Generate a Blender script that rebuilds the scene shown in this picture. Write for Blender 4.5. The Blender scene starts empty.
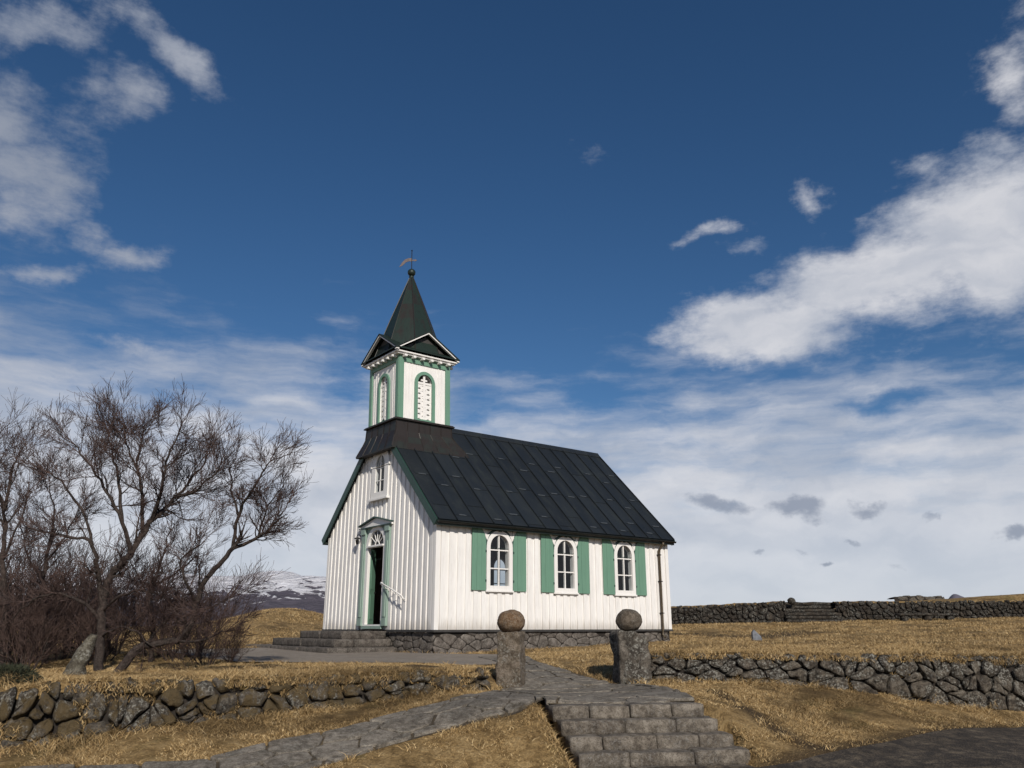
import bpy, bmesh, math, random
import numpy as np
from mathutils import Vector, Matrix, noise as mnoise
from mathutils.geometry import tessellate_polygon
random.seed(7); rng = np.random.default_rng(7)
SC = bpy.context.scene
COL = SC.collection
R = math.radians

# ------------------------------------------------------------------ camera
CAMZ = 1.6; FPX = 807.2; PITCH = 0.2922
cam = bpy.data.objects.new('camera', bpy.data.cameras.new('camera'))
COL.objects.link(cam)
cam.data.sensor_width = 36; cam.data.lens = 36 * FPX / 1024
cam.data.clip_start = 0.1; cam.data.clip_end = 30000
cam.location = (0, 0, CAMZ); cam.rotation_euler = (math.pi / 2 + PITCH, 0, 0)
SC.camera = cam
_c, _s = math.cos(PITCH), math.sin(PITCH)

def at(u, v, d):
    """a point seen at photo position (u, v), d metres in front of the camera"""
    fw = FPX * _c + (v - 384) * _s; up = FPX * _s - (v - 384) * _c
    return Vector((d * (u - 512) / fw, d, CAMZ + d * up / fw))

# ------------------------------------------------------------------ object helpers
def tag(o, label=None, cat=None, group=None, kind=None):
    if label: o['label'] = label
    if cat: o['category'] = cat
    if group: o['group'] = group
    if kind: o['kind'] = kind
    return o

def empty(name, loc=(0, 0, 0), rz=0, label=None, cat=None, group=None):
    o = bpy.data.objects.new(name, None); COL.objects.link(o)
    o.location = loc; o.rotation_euler = (0, 0, rz)
    return tag(o, label, cat, group)

class MB:
    """collects geometry, builds ONE mesh object"""
    def __init__(s): s.v = []; s.f = []; s.t = []; s.cur = 0.5
    def add(s, vs, fs):
        b = len(s.v); s.v.extend([tuple(p) for p in vs]); s.f.extend([tuple(i + b for i in f) for f in fs])
        s.t.extend([s.cur] * len(vs)); return b
    def box(s, x0, x1, y0, y1, z0, z1, M=None):
        vs = [(x0,y0,z0),(x1,y0,z0),(x1,y1,z0),(x0,y1,z0),(x0,y0,z1),(x1,y0,z1),(x1,y1,z1),(x0,y1,z1)]
        if M: vs = [M @ Vector(p) for p in vs]
        s.add(vs, [(3,2,1,0),(4,5,6,7),(0,1,5,4),(1,2,6,5),(2,3,7,6),(3,0,4,7)])
    def prism(s, poly, a, b, fn):
        """poly 2D extruded from depth a to b; fn(p, q, depth) -> 3D"""
        n = len(poly)
        vs = [fn(p, q, a) for p, q in poly] + [fn(p, q, b) for p, q in poly]
        tris = tessellate_polygon([[Vector((p, q, 0)) for p, q in poly]])
        fs = [tuple(t) for t in tris] + [tuple(i + n for i in reversed(t)) for t in tris]
        fs += [(i, (i + 1) % n, (i + 1) % n + n, i + n) for i in range(n)]
        s.add(vs, fs)
    def ring(s, outer, inner, a, b, fn):
        n = len(outer)
        vs = []
        for pl, d in ((outer, a), (inner, a), (outer, b), (inner, b)): vs += [fn(p, q, d) for p, q in pl]
        fs = []
        for i in range(n):
            j = (i + 1) % n
            fs += [(i, j, n + j, n + i), (2*n + i, 3*n + i, 3*n + j, 2*n + j), (i, 2*n + i, 2*n + j, j), (n + i, n + j, 3*n + j, 3*n + i)]
        s.add(vs, fs)
    def panel(s, outer, holes, d, fn):
        loops = [outer] + holes
        tris = tessellate_polygon([[Vector((p, q, 0)) for p, q in l] for l in loops])
        flat = [p for l in loops for p in l]
        s.add([fn(p, q, d) for p, q in flat], [tuple(t) for t in tris])
    def reveal(s, loop, a, b, fn):
        n = len(loop)
        s.add([fn(p, q, a) for p, q in loop] + [fn(p, q, b) for p, q in loop], [(i, (i+1) % n, (i+1) % n + n, i + n) for i in range(n)])
    def tube(s, pts, rad, sides=6, cap=True):
        pts = [Vector(p) for p in pts]
        if not hasattr(rad, '__len__'): rad = [rad] * len(pts)
        n = len(pts); up = Vector((0.13, 0.31, 0.94)); vs = []
        for i, p in enumerate(pts):
            d = (pts[min(i+1, n-1)] - pts[max(i-1, 0)])
            if d.length < 1e-9: d = Vector((0, 0, 1))
            d.normalize()
            a = d.cross(up)
            if a.length < 0.1: a = d.cross(Vector((1, 0, 0)))
            a.normalize(); b = d.cross(a)
            for k in range(sides):
                t = 2 * math.pi * k / sides
                vs.append(p + (a * math.cos(t) + b * math.sin(t)) * rad[i])
        fs = []
        for i in range(n - 1):
            for k in range(sides):
                k2 = (k + 1) % sides
                fs.append((i*sides + k, i*sides + k2, (i+1)*sides + k2, (i+1)*sides + k))
        if cap: fs += [tuple(range(sides - 1, -1, -1)), tuple((n-1)*sides + k for k in range(sides))]
        s.add(vs, fs)
    def lathe(s, prof, cx=0, cy=0, seg=24):
        n = len(prof); vs = []
        for r, z in prof:
            for k in range(seg):
                t = 2 * math.pi * k / seg; vs.append((cx + r * math.cos(t), cy + r * math.sin(t), z))
        fs = [(i*seg + k, i*seg + (k+1) % seg, (i+1)*seg + (k+1) % seg, (i+1)*seg + k) for i in range(n-1) for k in range(seg)]
        s.add(vs, fs)
    def build(s, name, mat, parent=None, smooth=False, bevel=0, loc=None, fix=True):
        me = bpy.data.meshes.new(name); me.from_pydata(s.v, [], s.f)
        at_ = me.attributes.new('tint', 'FLOAT', 'POINT'); at_.data.foreach_set('value', np.array(s.t, dtype=np.float32))
        if fix:
            bm = bmesh.new(); bm.from_mesh(me); bmesh.ops.recalc_face_normals(bm, faces=bm.faces); bm.to_mesh(me); bm.free()
        if smooth: me.polygons.foreach_set('use_smooth', [True] * len(me.polygons))
        me.materials.append(mat); me.update()
        o = bpy.data.objects.new(name, me); COL.objects.link(o)
        if loc: o.location = loc
        if parent: o.parent = parent
        if bevel:
            m = o.modifiers.new('bevel', 'BEVEL'); m.width = bevel; m.segments = 2; m.limit_method = 'ANGLE'; m.angle_limit = R(40)
        return o

def build_groups(mb, name, mat, parent, key=None, **kw):
    """each separate piece (or each group of pieces sharing a key) becomes an object of its own"""
    par = list(range(len(mb.v)))
    def find(i):
        while par[i] != i: par[i] = par[par[i]]; i = par[i]
        return i
    for f in mb.f:
        for j in f[1:]: par[find(j)] = find(f[0])
    isl = {}
    for i in range(len(mb.v)): isl.setdefault(find(i), []).append(i)
    groups = {}
    for r, ids in isl.items():
        c = Vector((0, 0, 0))
        for i in ids: c += Vector(mb.v[i])
        groups.setdefault(key(c / len(ids)) if key else r, []).extend(ids)
    out = []
    for ids in groups.values():
        mp = {i: k for k, i in enumerate(ids)}; m = MB(); m.v = [mb.v[i] for i in ids]; m.t = [mb.t[i] for i in ids]
        m.f = [tuple(mp[i] for i in f) for f in mb.f if f[0] in mp]; out.append(m.build(name, mat, parent, **kw))
    return out

def copy_tree(o, parent=None):
    c = o.copy(); COL.objects.link(c)
    if parent: c.parent = parent
    for ch in list(o.children): copy_tree(ch, c)
    return c

# ------------------------------------------------------------------ materials
def new_mat(name):
    m = bpy.data.materials.new(name); m.use_nodes = True
    nt = m.node_tree; return m, nt, nt.nodes['Principled BSDF']

def N(nt, typ, **kw):
    n = nt.nodes.new(typ)
    for k, v in kw.items():
        if k in n.inputs.keys() if isinstance(k, str) else False: n.inputs[k].default_value = v
        else: setattr(n, k, v)
    return n

def noise_node(nt, vec, scale, detail=6, rough=0.6, dist=0):
    n = nt.nodes.new('ShaderNodeTexNoise'); n.inputs['Scale'].default_value = scale
    n.inputs['Detail'].default_value = detail; n.inputs['Roughness'].default_value = rough; n.inputs['Distortion'].default_value = dist
    if vec: nt.links.new(vec, n.inputs['Vector'])
    return n.outputs['Fac']

def ramp(nt, fac, stops, interp='LINEAR'):
    n = nt.nodes.new('ShaderNodeValToRGB'); cr = n.color_ramp; cr.interpolation = interp
    while len(cr.elements) < len(stops): cr.elements.new(0.5)
    for e, (p, c) in zip(cr.elements, stops):
        e.position = p; e.color = (*c, 1) if len(c) == 3 else c
    nt.links.new(fac, n.inputs['Fac']); return n.outputs['Color']

def mixc(nt, fac, a, b, mode='MIX'):
    n = nt.nodes.new('ShaderNodeMix'); n.data_type = 'RGBA'; n.blend_type = mode
    for sock, val in ((n.inputs[0], fac), (n.inputs[6], a), (n.inputs[7], b)):
        if hasattr(val, 'is_linked') or hasattr(val, 'links'): nt.links.new(val, sock)
        elif isinstance(val, (int, float)): sock.default_value = val
        else: sock.default_value = (*val, 1)
    return n.outputs[2]

def mth(nt, op, a, b=0.0, c=None, clamp=False):
    n = nt.nodes.new('ShaderNodeMath'); n.operation = op; n.use_clamp = clamp
    for i, val in enumerate((a, b) if c is None else (a, b, c)):
        if hasattr(val, 'links'): nt.links.new(val, n.inputs[i])
        else: n.inputs[i].default_value = val
    return n.outputs[0]

def mrange(nt, v, a, b, c=0.0, d=1.0, smooth=True):
    n = nt.nodes.new('ShaderNodeMapRange'); n.interpolation_type = 'SMOOTHSTEP' if smooth else 'LINEAR'; n.clamp = True
    nt.links.new(v, n.inputs[0])
    for i, x in enumerate((a, b, c, d)): n.inputs[i + 1].default_value = x
    return n.outputs[0]

def bump(nt, bsdf, h, strength=0.5, dist=0.02):
    b = nt.nodes.new('ShaderNodeBump'); b.inputs['Strength'].default_value = strength; b.inputs['Distance'].default_value = dist
    nt.links.new(h, b.inputs['Height']); nt.links.new(b.outputs[0], bsdf.inputs['Normal'])

def coords(nt, kind='Object'):
    return nt.nodes.new('ShaderNodeTexCoord').outputs[kind]

def scaled(nt, vec, sc):
    m = nt.nodes.new('ShaderNodeMapping'); m.inputs['Scale'].default_value = sc; nt.links.new(vec, m.inputs['Vector']); return m.outputs[0]

def attr(nt, name='tint'):
    a = nt.nodes.new('ShaderNodeAttribute'); a.attribute_name = name; return a.outputs['Fac']

def paint(name, col, dark, rough=0.55, streak=0.5, sc=1.0, splash=False):
    """weathered oil paint on wood: faint vertical streaks and worn patches"""
    m, nt, b = new_mat(name); v = coords(nt)
    n1 = noise_node(nt, scaled(nt, v, (9*sc, 9*sc, 0.9*sc)), 2.2, 6, 0.65)
    n2 = noise_node(nt, v, 1.3 * sc, 5, 0.6)
    f = mth(nt, 'MULTIPLY', mrange(nt, n1, 0.42, 0.75), streak)
    c = mixc(nt, f, col, dark)
    c = mixc(nt, mth(nt, 'MULTIPLY', mrange(nt, n2, 0.45, 0.8), streak * 0.6), c, dark)
    c = mixc(nt, mth(nt, 'MULTIPLY', attr(nt), 0.18), c, dark)
    if splash:
        sp_ = nt.nodes.new('ShaderNodeSeparateXYZ'); nt.links.new(v, sp_.inputs[0])
        zz = mth(nt, 'ADD', sp_.outputs[2], mth(nt, 'MULTIPLY', mth(nt, 'SUBTRACT', n1, .5), .9))
        c = mixc(nt, mrange(nt, zz, -.05, .34, .55, 0), c, (0.30, 0.26, 0.21))
        n5 = noise_node(nt, scaled(nt, v, (14, 14, .55)), 2.0, 7, 0.7)
        c = mixc(nt, mrange(nt, n5, .56, .74, 0, .38), c, (0.42, 0.385, 0.34))
    nt.links.new(c, b.inputs['Base Color']); b.inputs['Roughness'].default_value = rough
    bump(nt, b, noise_node(nt, scaled(nt, v, (30, 30, 2)), 2, 4), 0.15, 0.004)
    return m

def rock(name, c_dark, c_mid, c_light, lich=0.5, sc=1.0, moss=None, bstr=0.8, lcol=(0.42, 0.41, 0.36)):
    m, nt, b = new_mat(name); g = nt.nodes.new('ShaderNodeNewGeometry').outputs['Position']
    t = attr(nt)
    n1 = noise_node(nt, g, 9 * sc, 9, 0.75); n2 = noise_node(nt, g, 26 * sc, 7, 0.75); n3 = noise_node(nt, g, 2.6 * sc, 5, 0.65)
    n6 = noise_node(nt, g, 70 * sc, 4, 0.7)
    c = ramp(nt, n1, [(0.38, c_dark), (0.5, c_mid), (0.64, c_light)])
    c = mixc(nt, mth(nt, 'MULTIPLY', t, 0.55), c, mixc(nt, mrange(nt, n1, .36, .6), c_mid, c_light))
    c = mixc(nt, mrange(nt, n3, .45, .62, 0, .55), c, c_dark)
    l = mth(nt, 'MULTIPLY', mrange(nt, n2, 0.50, 0.58), mrange(nt, n3, 0.40, 0.58))
    c = mixc(nt, mth(nt, 'MULTIPLY', l, lich), c, lcol)
    if moss:
        n4 = noise_node(nt, g, 3.1 * sc, 8, 0.72, 0.5)
        c = mixc(nt, mrange(nt, n4, moss[3], moss[3] + 0.10, 0, 0.9), c, mixc(nt, mrange(nt, n6, .35, .65), moss[:3], tuple(x * .45 for x in moss[:3])))
    c = mixc(nt, mrange(nt, n6, 0.36, 0.5, .75, 0), c, mixc(nt, .75, c, (0.012, 0.010, 0.009)))
    nt.links.new(c, b.inputs['Base Color']); b.inputs['Roughness'].default_value = 0.9
    b.inputs['Specular IOR Level'].default_value = 0.25
    h = mth(nt, 'ADD', mth(nt, 'MULTIPLY', n1, 0.6), mth(nt, 'ADD', mth(nt, 'MULTIPLY', n2, 0.5), mth(nt, 'MULTIPLY', n6, 0.25)))
    bump(nt, b, h, bstr, 0.05 / sc)
    return m

M = {}
M['white'] = paint('white_paint', (0.82, 0.80, 0.77), (0.50, 0.47, 0.43), 0.5, 0.35, splash=True)
M['trim'] = paint('white_trim_paint', (0.80, 0.78, 0.75), (0.55, 0.52, 0.47), 0.45, 0.25)
M['green'] = paint('green_paint', (0.135, 0.262, 0.185), (0.095, 0.19, 0.135), 0.5, 0.5)
M['dkgreen'] = paint('dark_green_paint', (0.022, 0.062, 0.048), (0.012, 0.025, 0.02), 0.45, 0.5)
M['eave'] = paint('shaded_eave_paint', (0.012, 0.026, 0.020), (0.008, 0.012, 0.010), 0.5, 0.5)  # dark green deepened in the colour to hold the shade under the eave
M['palegreen'] = paint('pale_green_paint', (0.27, 0.36, 0.305), (0.15, 0.21, 0.175), 0.5, 0.5)

def mat_roof():
    m, nt, b = new_mat('roof_sheet_metal'); v = coords(nt); t = attr(nt)
    n1 = noise_node(nt, scaled(nt, v, (3, 1, 1)), 1.1, 7, 0.65)
    n2 = noise_node(nt, v, 9, 5, 0.7)
    c = ramp(nt, t, [(0.0, (0.0095, 0.0125, 0.0155)), (0.5, (0.0115, 0.015, 0.0185)), (0.82, (0.0145, 0.0185, 0.022)), (1.0, (0.055, 0.062, 0.068))])
    c = mixc(nt, mrange(nt, n1, 0.5, 0.8, 0, 0.5), c, (0.022, 0.030, 0.027))
    c = mixc(nt, mrange(nt, n2, 0.64, 0.72, 0, 0.25), c, (0.06, 0.055, 0.05))
    nt.links.new(c, b.inputs['Base Color'])
    nt.links.new(mrange(nt, n1, 0.3, 0.7, 0.5, 0.68), b.inputs['Roughness'])
    b.inputs['Specular IOR Level'].default_value = 0.35
    bump(nt, b, mth(nt, 'ADD', n1, mth(nt, 'MULTIPLY', noise_node(nt, v, 2.6, 3, .5), 1.4)), 0.22, 0.06)
    return m
M['roof'] = mat_roof()

def mat_copper(name, base, brown, green, p):
    m, nt, b = new_mat(name); v = coords(nt); t = attr(nt)
    n1 = noise_node(nt, scaled(nt, v, (2.5, 2.5, 0.8)), 1.6, 7, 0.7)
    n2 = noise_node(nt, scaled(nt, v, (9, 9, 1.2)), 1.5, 6, 0.7)
    c = mixc(nt, mrange(nt, mth(nt, 'ADD', n1, mth(nt, 'MULTIPLY', t, 0.35)), p, p + 0.22), brown, green)
    c = mixc(nt, mrange(nt, n2, 0.5, 0.75, 0, 0.75), c, base)
    nt.links.new(c, b.inputs['Base Color']); b.inputs['Roughness'].default_value = 0.5
    b.inputs['Metallic'].default_value = 0.25
    bump(nt, b, n1, 0.1, 0.03)
    return m
M['copper'] = mat_copper('weathered_copper', (0.009, 0.008, 0.007), (0.026, 0.020, 0.017), (0.024, 0.028, 0.023), 0.64)
M['spire'] = mat_copper('spire_copper', (0.008, 0.008, 0.007), (0.019, 0.015, 0.012), (0.012, 0.025, 0.0185), 0.46)

def simple(name, col, rough=0.6, metal=0.0, var=0.4, sc=6):
    m, nt, b = new_mat(name); v = coords(nt)
    n = noise_node(nt, v, sc, 6, 0.65)
    c = mixc(nt, mrange(nt, n, 0.3, 0.75), col, tuple(x * (1 - var) for x in col))
    nt.links.new(c, b.inputs['Base Color']); b.inputs['Roughness'].default_value = rough; b.inputs['Metallic'].default_value = metal
    bump(nt, b, n, 0.15, 0.01)
    return m
M['palegrey'] = simple('pale_grey_paint', (0.42, 0.42, 0.40), 0.6)
M['iron'] = simple('dark_iron', (0.03, 0.028, 0.026), 0.5, 0.6)
M['vane'] = simple('vane_metal', (0.11, 0.085, 0.08), 0.5, 0.5)
M['gold'] = simple('dull_rusty_metal', (0.085, 0.045, 0.035), 0.5, 0.4)
M['wood'] = simple('interior_wood', (0.10, 0.06, 0.04), 0.6)
M['pipe'] = simple('downpipe_metal', (0.11, 0.085, 0.055), 0.5, 0.3)
M['dark'] = simple('dark_recess', (0.03, 0.028, 0.027), 0.8)
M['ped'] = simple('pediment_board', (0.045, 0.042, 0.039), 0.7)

def mat_glass():
    m = bpy.data.materials.new('window_glass'); m.use_nodes = True; nt = m.node_tree; nt.nodes.clear()
    out = nt.nodes.new('ShaderNodeOutputMaterial'); mix = nt.nodes.new('ShaderNodeMixShader')
    tr = nt.nodes.new('ShaderNodeBsdfTransparent'); gl = nt.nodes.new('ShaderNodeBsdfGlossy'); lw = nt.nodes.new('ShaderNodeLayerWeight'); lw.inputs[0].default_value = .5; fac_ = mth(nt, 'ADD', mth(nt, 'MULTIPLY', mth(nt, 'POWER', lw.outputs['Facing'], 5.0), .9), .05)
    tr.inputs[0].default_value = (0.80, 0.83, 0.84, 1); gl.inputs['Roughness'].default_value = 0.02
    nt.links.new(fac_, mix.inputs[0]); nt.links.new(tr.outputs[0], mix.inputs[1]); nt.links.new(gl.outputs[0], mix.inputs[2])
    nt.links.new(mix.outputs[0], out.inputs[0]); return m
M['glass'] = mat_glass()

M['lava'] = rock('lava_stone', (0.011, 0.009, 0.007), (0.055, 0.044, 0.033), (0.160, 0.135, 0.104), 0.55, 1.0, (0.10, 0.075, 0.04, 0.62))
M['lava_mossy'] = rock('mossy_lava_stone', (0.014, 0.011, 0.009), (0.055, 0.046, 0.036), (0.155, 0.135, 0.11), 0.5, 1.0, (0.125, 0.088, 0.040, 0.45))
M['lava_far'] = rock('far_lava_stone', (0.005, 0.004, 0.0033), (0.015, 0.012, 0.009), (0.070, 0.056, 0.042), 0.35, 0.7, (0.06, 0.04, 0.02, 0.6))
M['core'] = simple('wall_core_soil', (0.020, 0.015, 0.011), 0.95)
M['step'] = rock('stair_stone', (0.055, 0.044, 0.034), (0.145, 0.122, 0.096), (0.265, 0.232, 0.19), 0.3, 1.0, None, 0.7, (0.30, 0.29, 0.27))
M['step_dk'] = rock('church_stair_stone', (0.040, 0.033, 0.028), (0.095, 0.080, 0.068), (0.17, 0.15, 0.13), 0.2, 1.0, None, 0.6)
M['found'] = rock('foundation_stone', (0.055, 0.045, 0.038), (0.135, 0.116, 0.100), (0.24, 0.215, 0.19), 0.2, 0.8)
M['flag'] = rock('flagstone', (0.070, 0.058, 0.045), (0.160, 0.138, 0.110), (0.28, 0.248, 0.205), 0.25, 0.9, (0.09, 0.072, 0.045, 0.60), 0.5)
M['pillar'] = rock('pillar_stone', (0.045, 0.033, 0.022), (0.125, 0.097, 0.068), (0.23, 0.19, 0.15), 0.45, 0.9, (0.15, 0.09, 0.04, 0.60))
M['pillar_grey'] = rock('grey_pillar_stone', (0.018, 0.015, 0.012), (0.075, 0.062, 0.049), (0.20, 0.175, 0.145), 0.5, 0.7)
M['ball'] = rock('rusty_ball_stone', (0.060, 0.034, 0.017), (0.150, 0.086, 0.043), (0.21, 0.16, 0.11), 0.3, 2.0, None, 0.5)
M['ball_grey'] = rock('grey_ball_stone', (0.035, 0.026, 0.018), (0.090, 0.070, 0.050), (0.165, 0.135, 0.105), 0.25, 1.5, None, 0.5)
M['slate'] = simple('blue_grey_stone', (0.17, 0.18, 0.20), 0.8, 0, 0.5, 9)
M['bark'] = rock('birch_bark', (0.016, 0.011, 0.009), (0.040, 0.028, 0.024), (0.085, 0.066, 0.056), 0.25, 1.6, None, 0.8, (0.17, 0.16, 0.14))
M['twig'] = simple('twig_bark', (0.060, 0.033, 0.026), 0.8, 0, 0.5, 3)
M['twig_thicket'] = simple('thicket_bark', (0.070, 0.040, 0.031), 0.8, 0, 0.5, 2)
M['stump'] = rock('lichened_stump_bark', (0.025, 0.020, 0.014), (0.085, 0.072, 0.052), (0.20, 0.185, 0.145), 0.5, 1.0)
M['juniper'] = simple('juniper_needles', (0.035, 0.040, 0.018), 0.8, 0, 0.5, 8)

def mat_ground():
    m, nt, b = new_mat('dry_grass_ground'); g = nt.nodes.new('ShaderNodeNewGeometry').outputs['Position']
    n1 = noise_node(nt, g, 0.55, 8, 0.65, 0.4); n2 = noise_node(nt, g, 4.5, 8, 0.7); n3 = noise_node(nt, g, 30, 4, 0.7)
    c = ramp(nt, n2, [(0.34, (0.145, 0.090, 0.037)), (0.5, (0.35, 0.234, 0.104)), (0.66, (0.49, 0.345, 0.168))])
    c = mixc(nt, mrange(nt, n1, 0.47, 0.64, 0, 0.85), c, (0.105, 0.068, 0.032))
    n4 = noise_node(nt, g, 0.8, 6, 0.6)
    c = mixc(nt, mrange(nt, n4, 0.54, 0.68, 0, 0.55), c, (0.16, 0.135, 0.05))
    c = mixc(nt, mrange(nt, n3, 0.35, 0.65, 0.45, 0), c, (0.07, 0.045, 0.02))
    w = nt.nodes.new('ShaderNodeAttribute'); w.attribute_name = 'soil_shade'
    wn = mth(nt, 'MULTIPLY', w.outputs['Fac'], mrange(nt, n2, 0.2, 0.5, 0.55, 1.0))
    c = mixc(nt, wn, c, ramp(nt, n3, [(0.3, (0.030, 0.021, 0.014)), (0.7, (0.075, 0.052, 0.032))]))
    nt.links.new(c, b.inputs['Base Color']); b.inputs['Roughness'].default_value = 0.95; b.inputs['Specular IOR Level'].default_value = 0.1
    bump(nt, b, mth(nt, 'ADD', n2, mth(nt, 'MULTIPLY', n3, 0.4)), 0.9, 0.12)
    return m
M['ground'] = mat_ground()

def mat_gravel(name, a, bcol, c2):
    m, nt, b = new_mat(name); g = nt.nodes.new('ShaderNodeNewGeometry').outputs['Position']
    n1 = noise_node(nt, g, 5.5, 9, 0.75, 0.3); n2 = noise_node(nt, g, 45, 4, 0.7)
    vo = nt.nodes.new('ShaderNodeTexVoronoi'); vo.inputs['Scale'].default_value = 38; nt.links.new(g, vo.inputs['Vector'])
    c = ramp(nt, n2, [(0.3, a), (0.7, bcol)])
    c = mixc(nt, mrange(nt, n1, 0.42, 0.66, 0, 0.8), c, c2)
    c = mixc(nt, mrange(nt, noise_node(nt, g, .9, 5, .6), .42, .62, 0, .45), c, a)
    nt.links.new(c, b.inputs['Base Color']); b.inputs['Roughness'].default_value = 0.93; b.inputs['Specular IOR Level'].default_value = 0.2
    bump(nt, b, mth(nt, 'ADD', vo.outputs['Distance'], n2), 0.7, 0.02)
    return m
M['road'] = mat_gravel('dark_asphalt', (0.022, 0.018, 0.015), (0.065, 0.055, 0.045), (0.165, 0.130, 0.090))
M['apron'] = mat_gravel('grey_gravel', (0.19, 0.162, 0.132), (0.34, 0.30, 0.255), (0.19, 0.15, 0.105))
M['pathbed'] = mat_gravel('path_joint_soil', (0.045, 0.036, 0.027), (0.10, 0.082, 0.060), (0.17, 0.125, 0.070))

def mat_blade():
    m, nt, b = new_mat('dry_grass_blades'); t = attr(nt)
    g = nt.nodes.new('ShaderNodeNewGeometry').outputs['Position']; n1 = noise_node(nt, g, 0.55, 8, 0.65, 0.4)
    c = ramp(nt, t, [(0.0, (0.20, 0.130, 0.058)), (0.35, (0.38, 0.253, 0.112)), (0.75, (0.51, 0.362, 0.176)), (1.0, (0.61, 0.465, 0.26))])
    c = mixc(nt, mrange(nt, n1, 0.48, 0.65, 0, 0.75), c, (0.135, 0.088, 0.040))
    nt.links.new(c, b.inputs['Base Color']); b.inputs['Roughness'].default_value = 0.8; b.inputs['Specular IOR Level'].default_value = 0.15
    return m
M['blade'] = mat_blade()

def mat_mountain():
    m, nt, b = new_mat('snowy_rock'); g = nt.nodes.new('ShaderNodeNewGeometry').outputs['Position']
    n1 = noise_node(nt, scaled(nt, g, (1, 1, 2.6)), 0.010, 10, 0.66, 1.2); n2 = noise_node(nt, g, 0.02, 6, 0.6)
    h = nt.nodes.new('ShaderNodeAttribute'); h.attribute_name = 'tint'
    sn = mth(nt, 'ADD', n1, mth(nt, 'MULTIPLY', h.outputs['Fac'], 0.62))
    f = mrange(nt, sn, 0.785, 0.815)
    rockc = ramp(nt, n2, [(0.3, (0.075, 0.066, 0.088)), (0.7, (0.120, 0.105, 0.130))])  # purplish rock colour, with some distance haze put into it
    c = mixc(nt, f, rockc, (0.76, 0.755, 0.79))
    nt.links.new(c, b.inputs['Base Color']); b.inputs['Roughness'].default_value = 0.9
    bump(nt, b, n1, 1.0, 60)
    return m
M['mountain'] = mat_mountain()
M['peak'] = simple('far_rock', (0.13, 0.12, 0.15), 0.9, 0, 0.3, .002)

# ------------------------------------------------------------------ terrain height
def tps(pts, reg=0.02):
    P = np.array(pts, float); X = P[:, :2]; n = len(P)
    d = np.linalg.norm(X[:, None] - X[None], axis=2)
    K = np.where(d > 0, d * d * np.log(d + 1e-12), 0) + np.eye(n) * reg
    A = np.block([[K, np.c_[np.ones(n), X]], [np.c_[np.ones(n), X].T, np.zeros((3, 3))]])
    w = np.linalg.solve(A, np.r_[P[:, 2], 0, 0, 0])
    def f(x, y):
        x = np.asarray(x, float); y = np.asarray(y, float)
        out = w[n] + w[n+1] * x + w[n+2] * y
        for i in range(n):
            r = np.hypot(x - X[i, 0], y - X[i, 1]); out = out + w[i] * r * r * np.log(r + 1e-12)
        return out
    return f

UP = [(-2, 21.5, -.68), (4.9, 27, -.45), (-6, 26.5, -.62), (2.5, 24.0, -.56), (-5.5, 22, -.68), (-3, 18, -.68), (-3.5, 14.3, -.66), (-1.1, 15.6, -.68),
      (-6.15, 10.8, -.72), (-3.4, 11.8, -.68), (-.7, 14.0, -.70), (-6.2, 13, -.70), (.0, 13.6, -.96), (2.0, 14.6, -.95), (1.0, 14.0, -.97), (.96, 17, -.74),
      (1.2, 15.6, -.86), (3, 15.6, -.58), (4.5, 15.6, -.50), (6, 15.7, -.50), (9, 15.8, -.54), (8.7, 30, -.46), (8.5, 45, .12), (14.6, 45, .22), (27, 45, .48), (5, 19, -.55), (10, 22, -.47),
      (-10, 20, -.6), (-14, 35, -.35), (-25, 30, -.6), (25, 25, -.3), (20, 17, -.5), (-14, 12, -.8), (40, 40, .3), (-12, 9.5, -.8)]
LO = [(0, 10.2, -1.6), (6, 10.4, -1.6), (3.3, 10.4, -1.6), (8.36, 14.2, -1.55), (-5.7, 9.8, -1.5), (-5.9, 10.4, -1.28), (-3.4, 11.3, -1.11), (-.1, 13.4, -.97), (2.1, 14.5, -.96),
      (0.5, 11.4, -1.0), (2.6, 11.8, -1.0), (3.2, 14.9, -.9), (6, 15.0, -1.07), (8.9, 15.0, -1.42), (0, 5, -1.6), (-6, 5, -1.6), (6, 5, -1.6), (0, 0, -1.6), (-9, 0, -1.6), (9, 0, -1.6),
      (-12, 8, -1.4), (-12, 4, -1.6), (12, 16, -1.55), (12, 12, -1.6), (16, 18, -1.55), (-.2, 10.4, -1.42), (-1.8, 11.9, -1.07), (3.3, 11.4, -1.3), (4.6, 12.5, -1.36), (5.5, 13.5, -1.22), (3.9, 13.4, -1.05), (1.2, 12.6, -.99), (0.1, 11.0, -1.1),
      (-2.6, 9.3, -1.5), (-4, 9.2, -1.53), (-2.2, 10.1, -1.38)]
hU = tps(UP); hL = tps(LO)
WALLX = np.array([-60, -12, -6.1, -3.4, -.35, 2.35, 9, 16, 60.]); WALLY = np.array([-8, 8.2, 10.25, 11.35, 13.5, 14.75, 15.1, 19, 34.])

def sstep(a, b, x):
    t = np.clip((x - a) / (b - a), 0, 1); return t * t * (3 - 2 * t)

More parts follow.
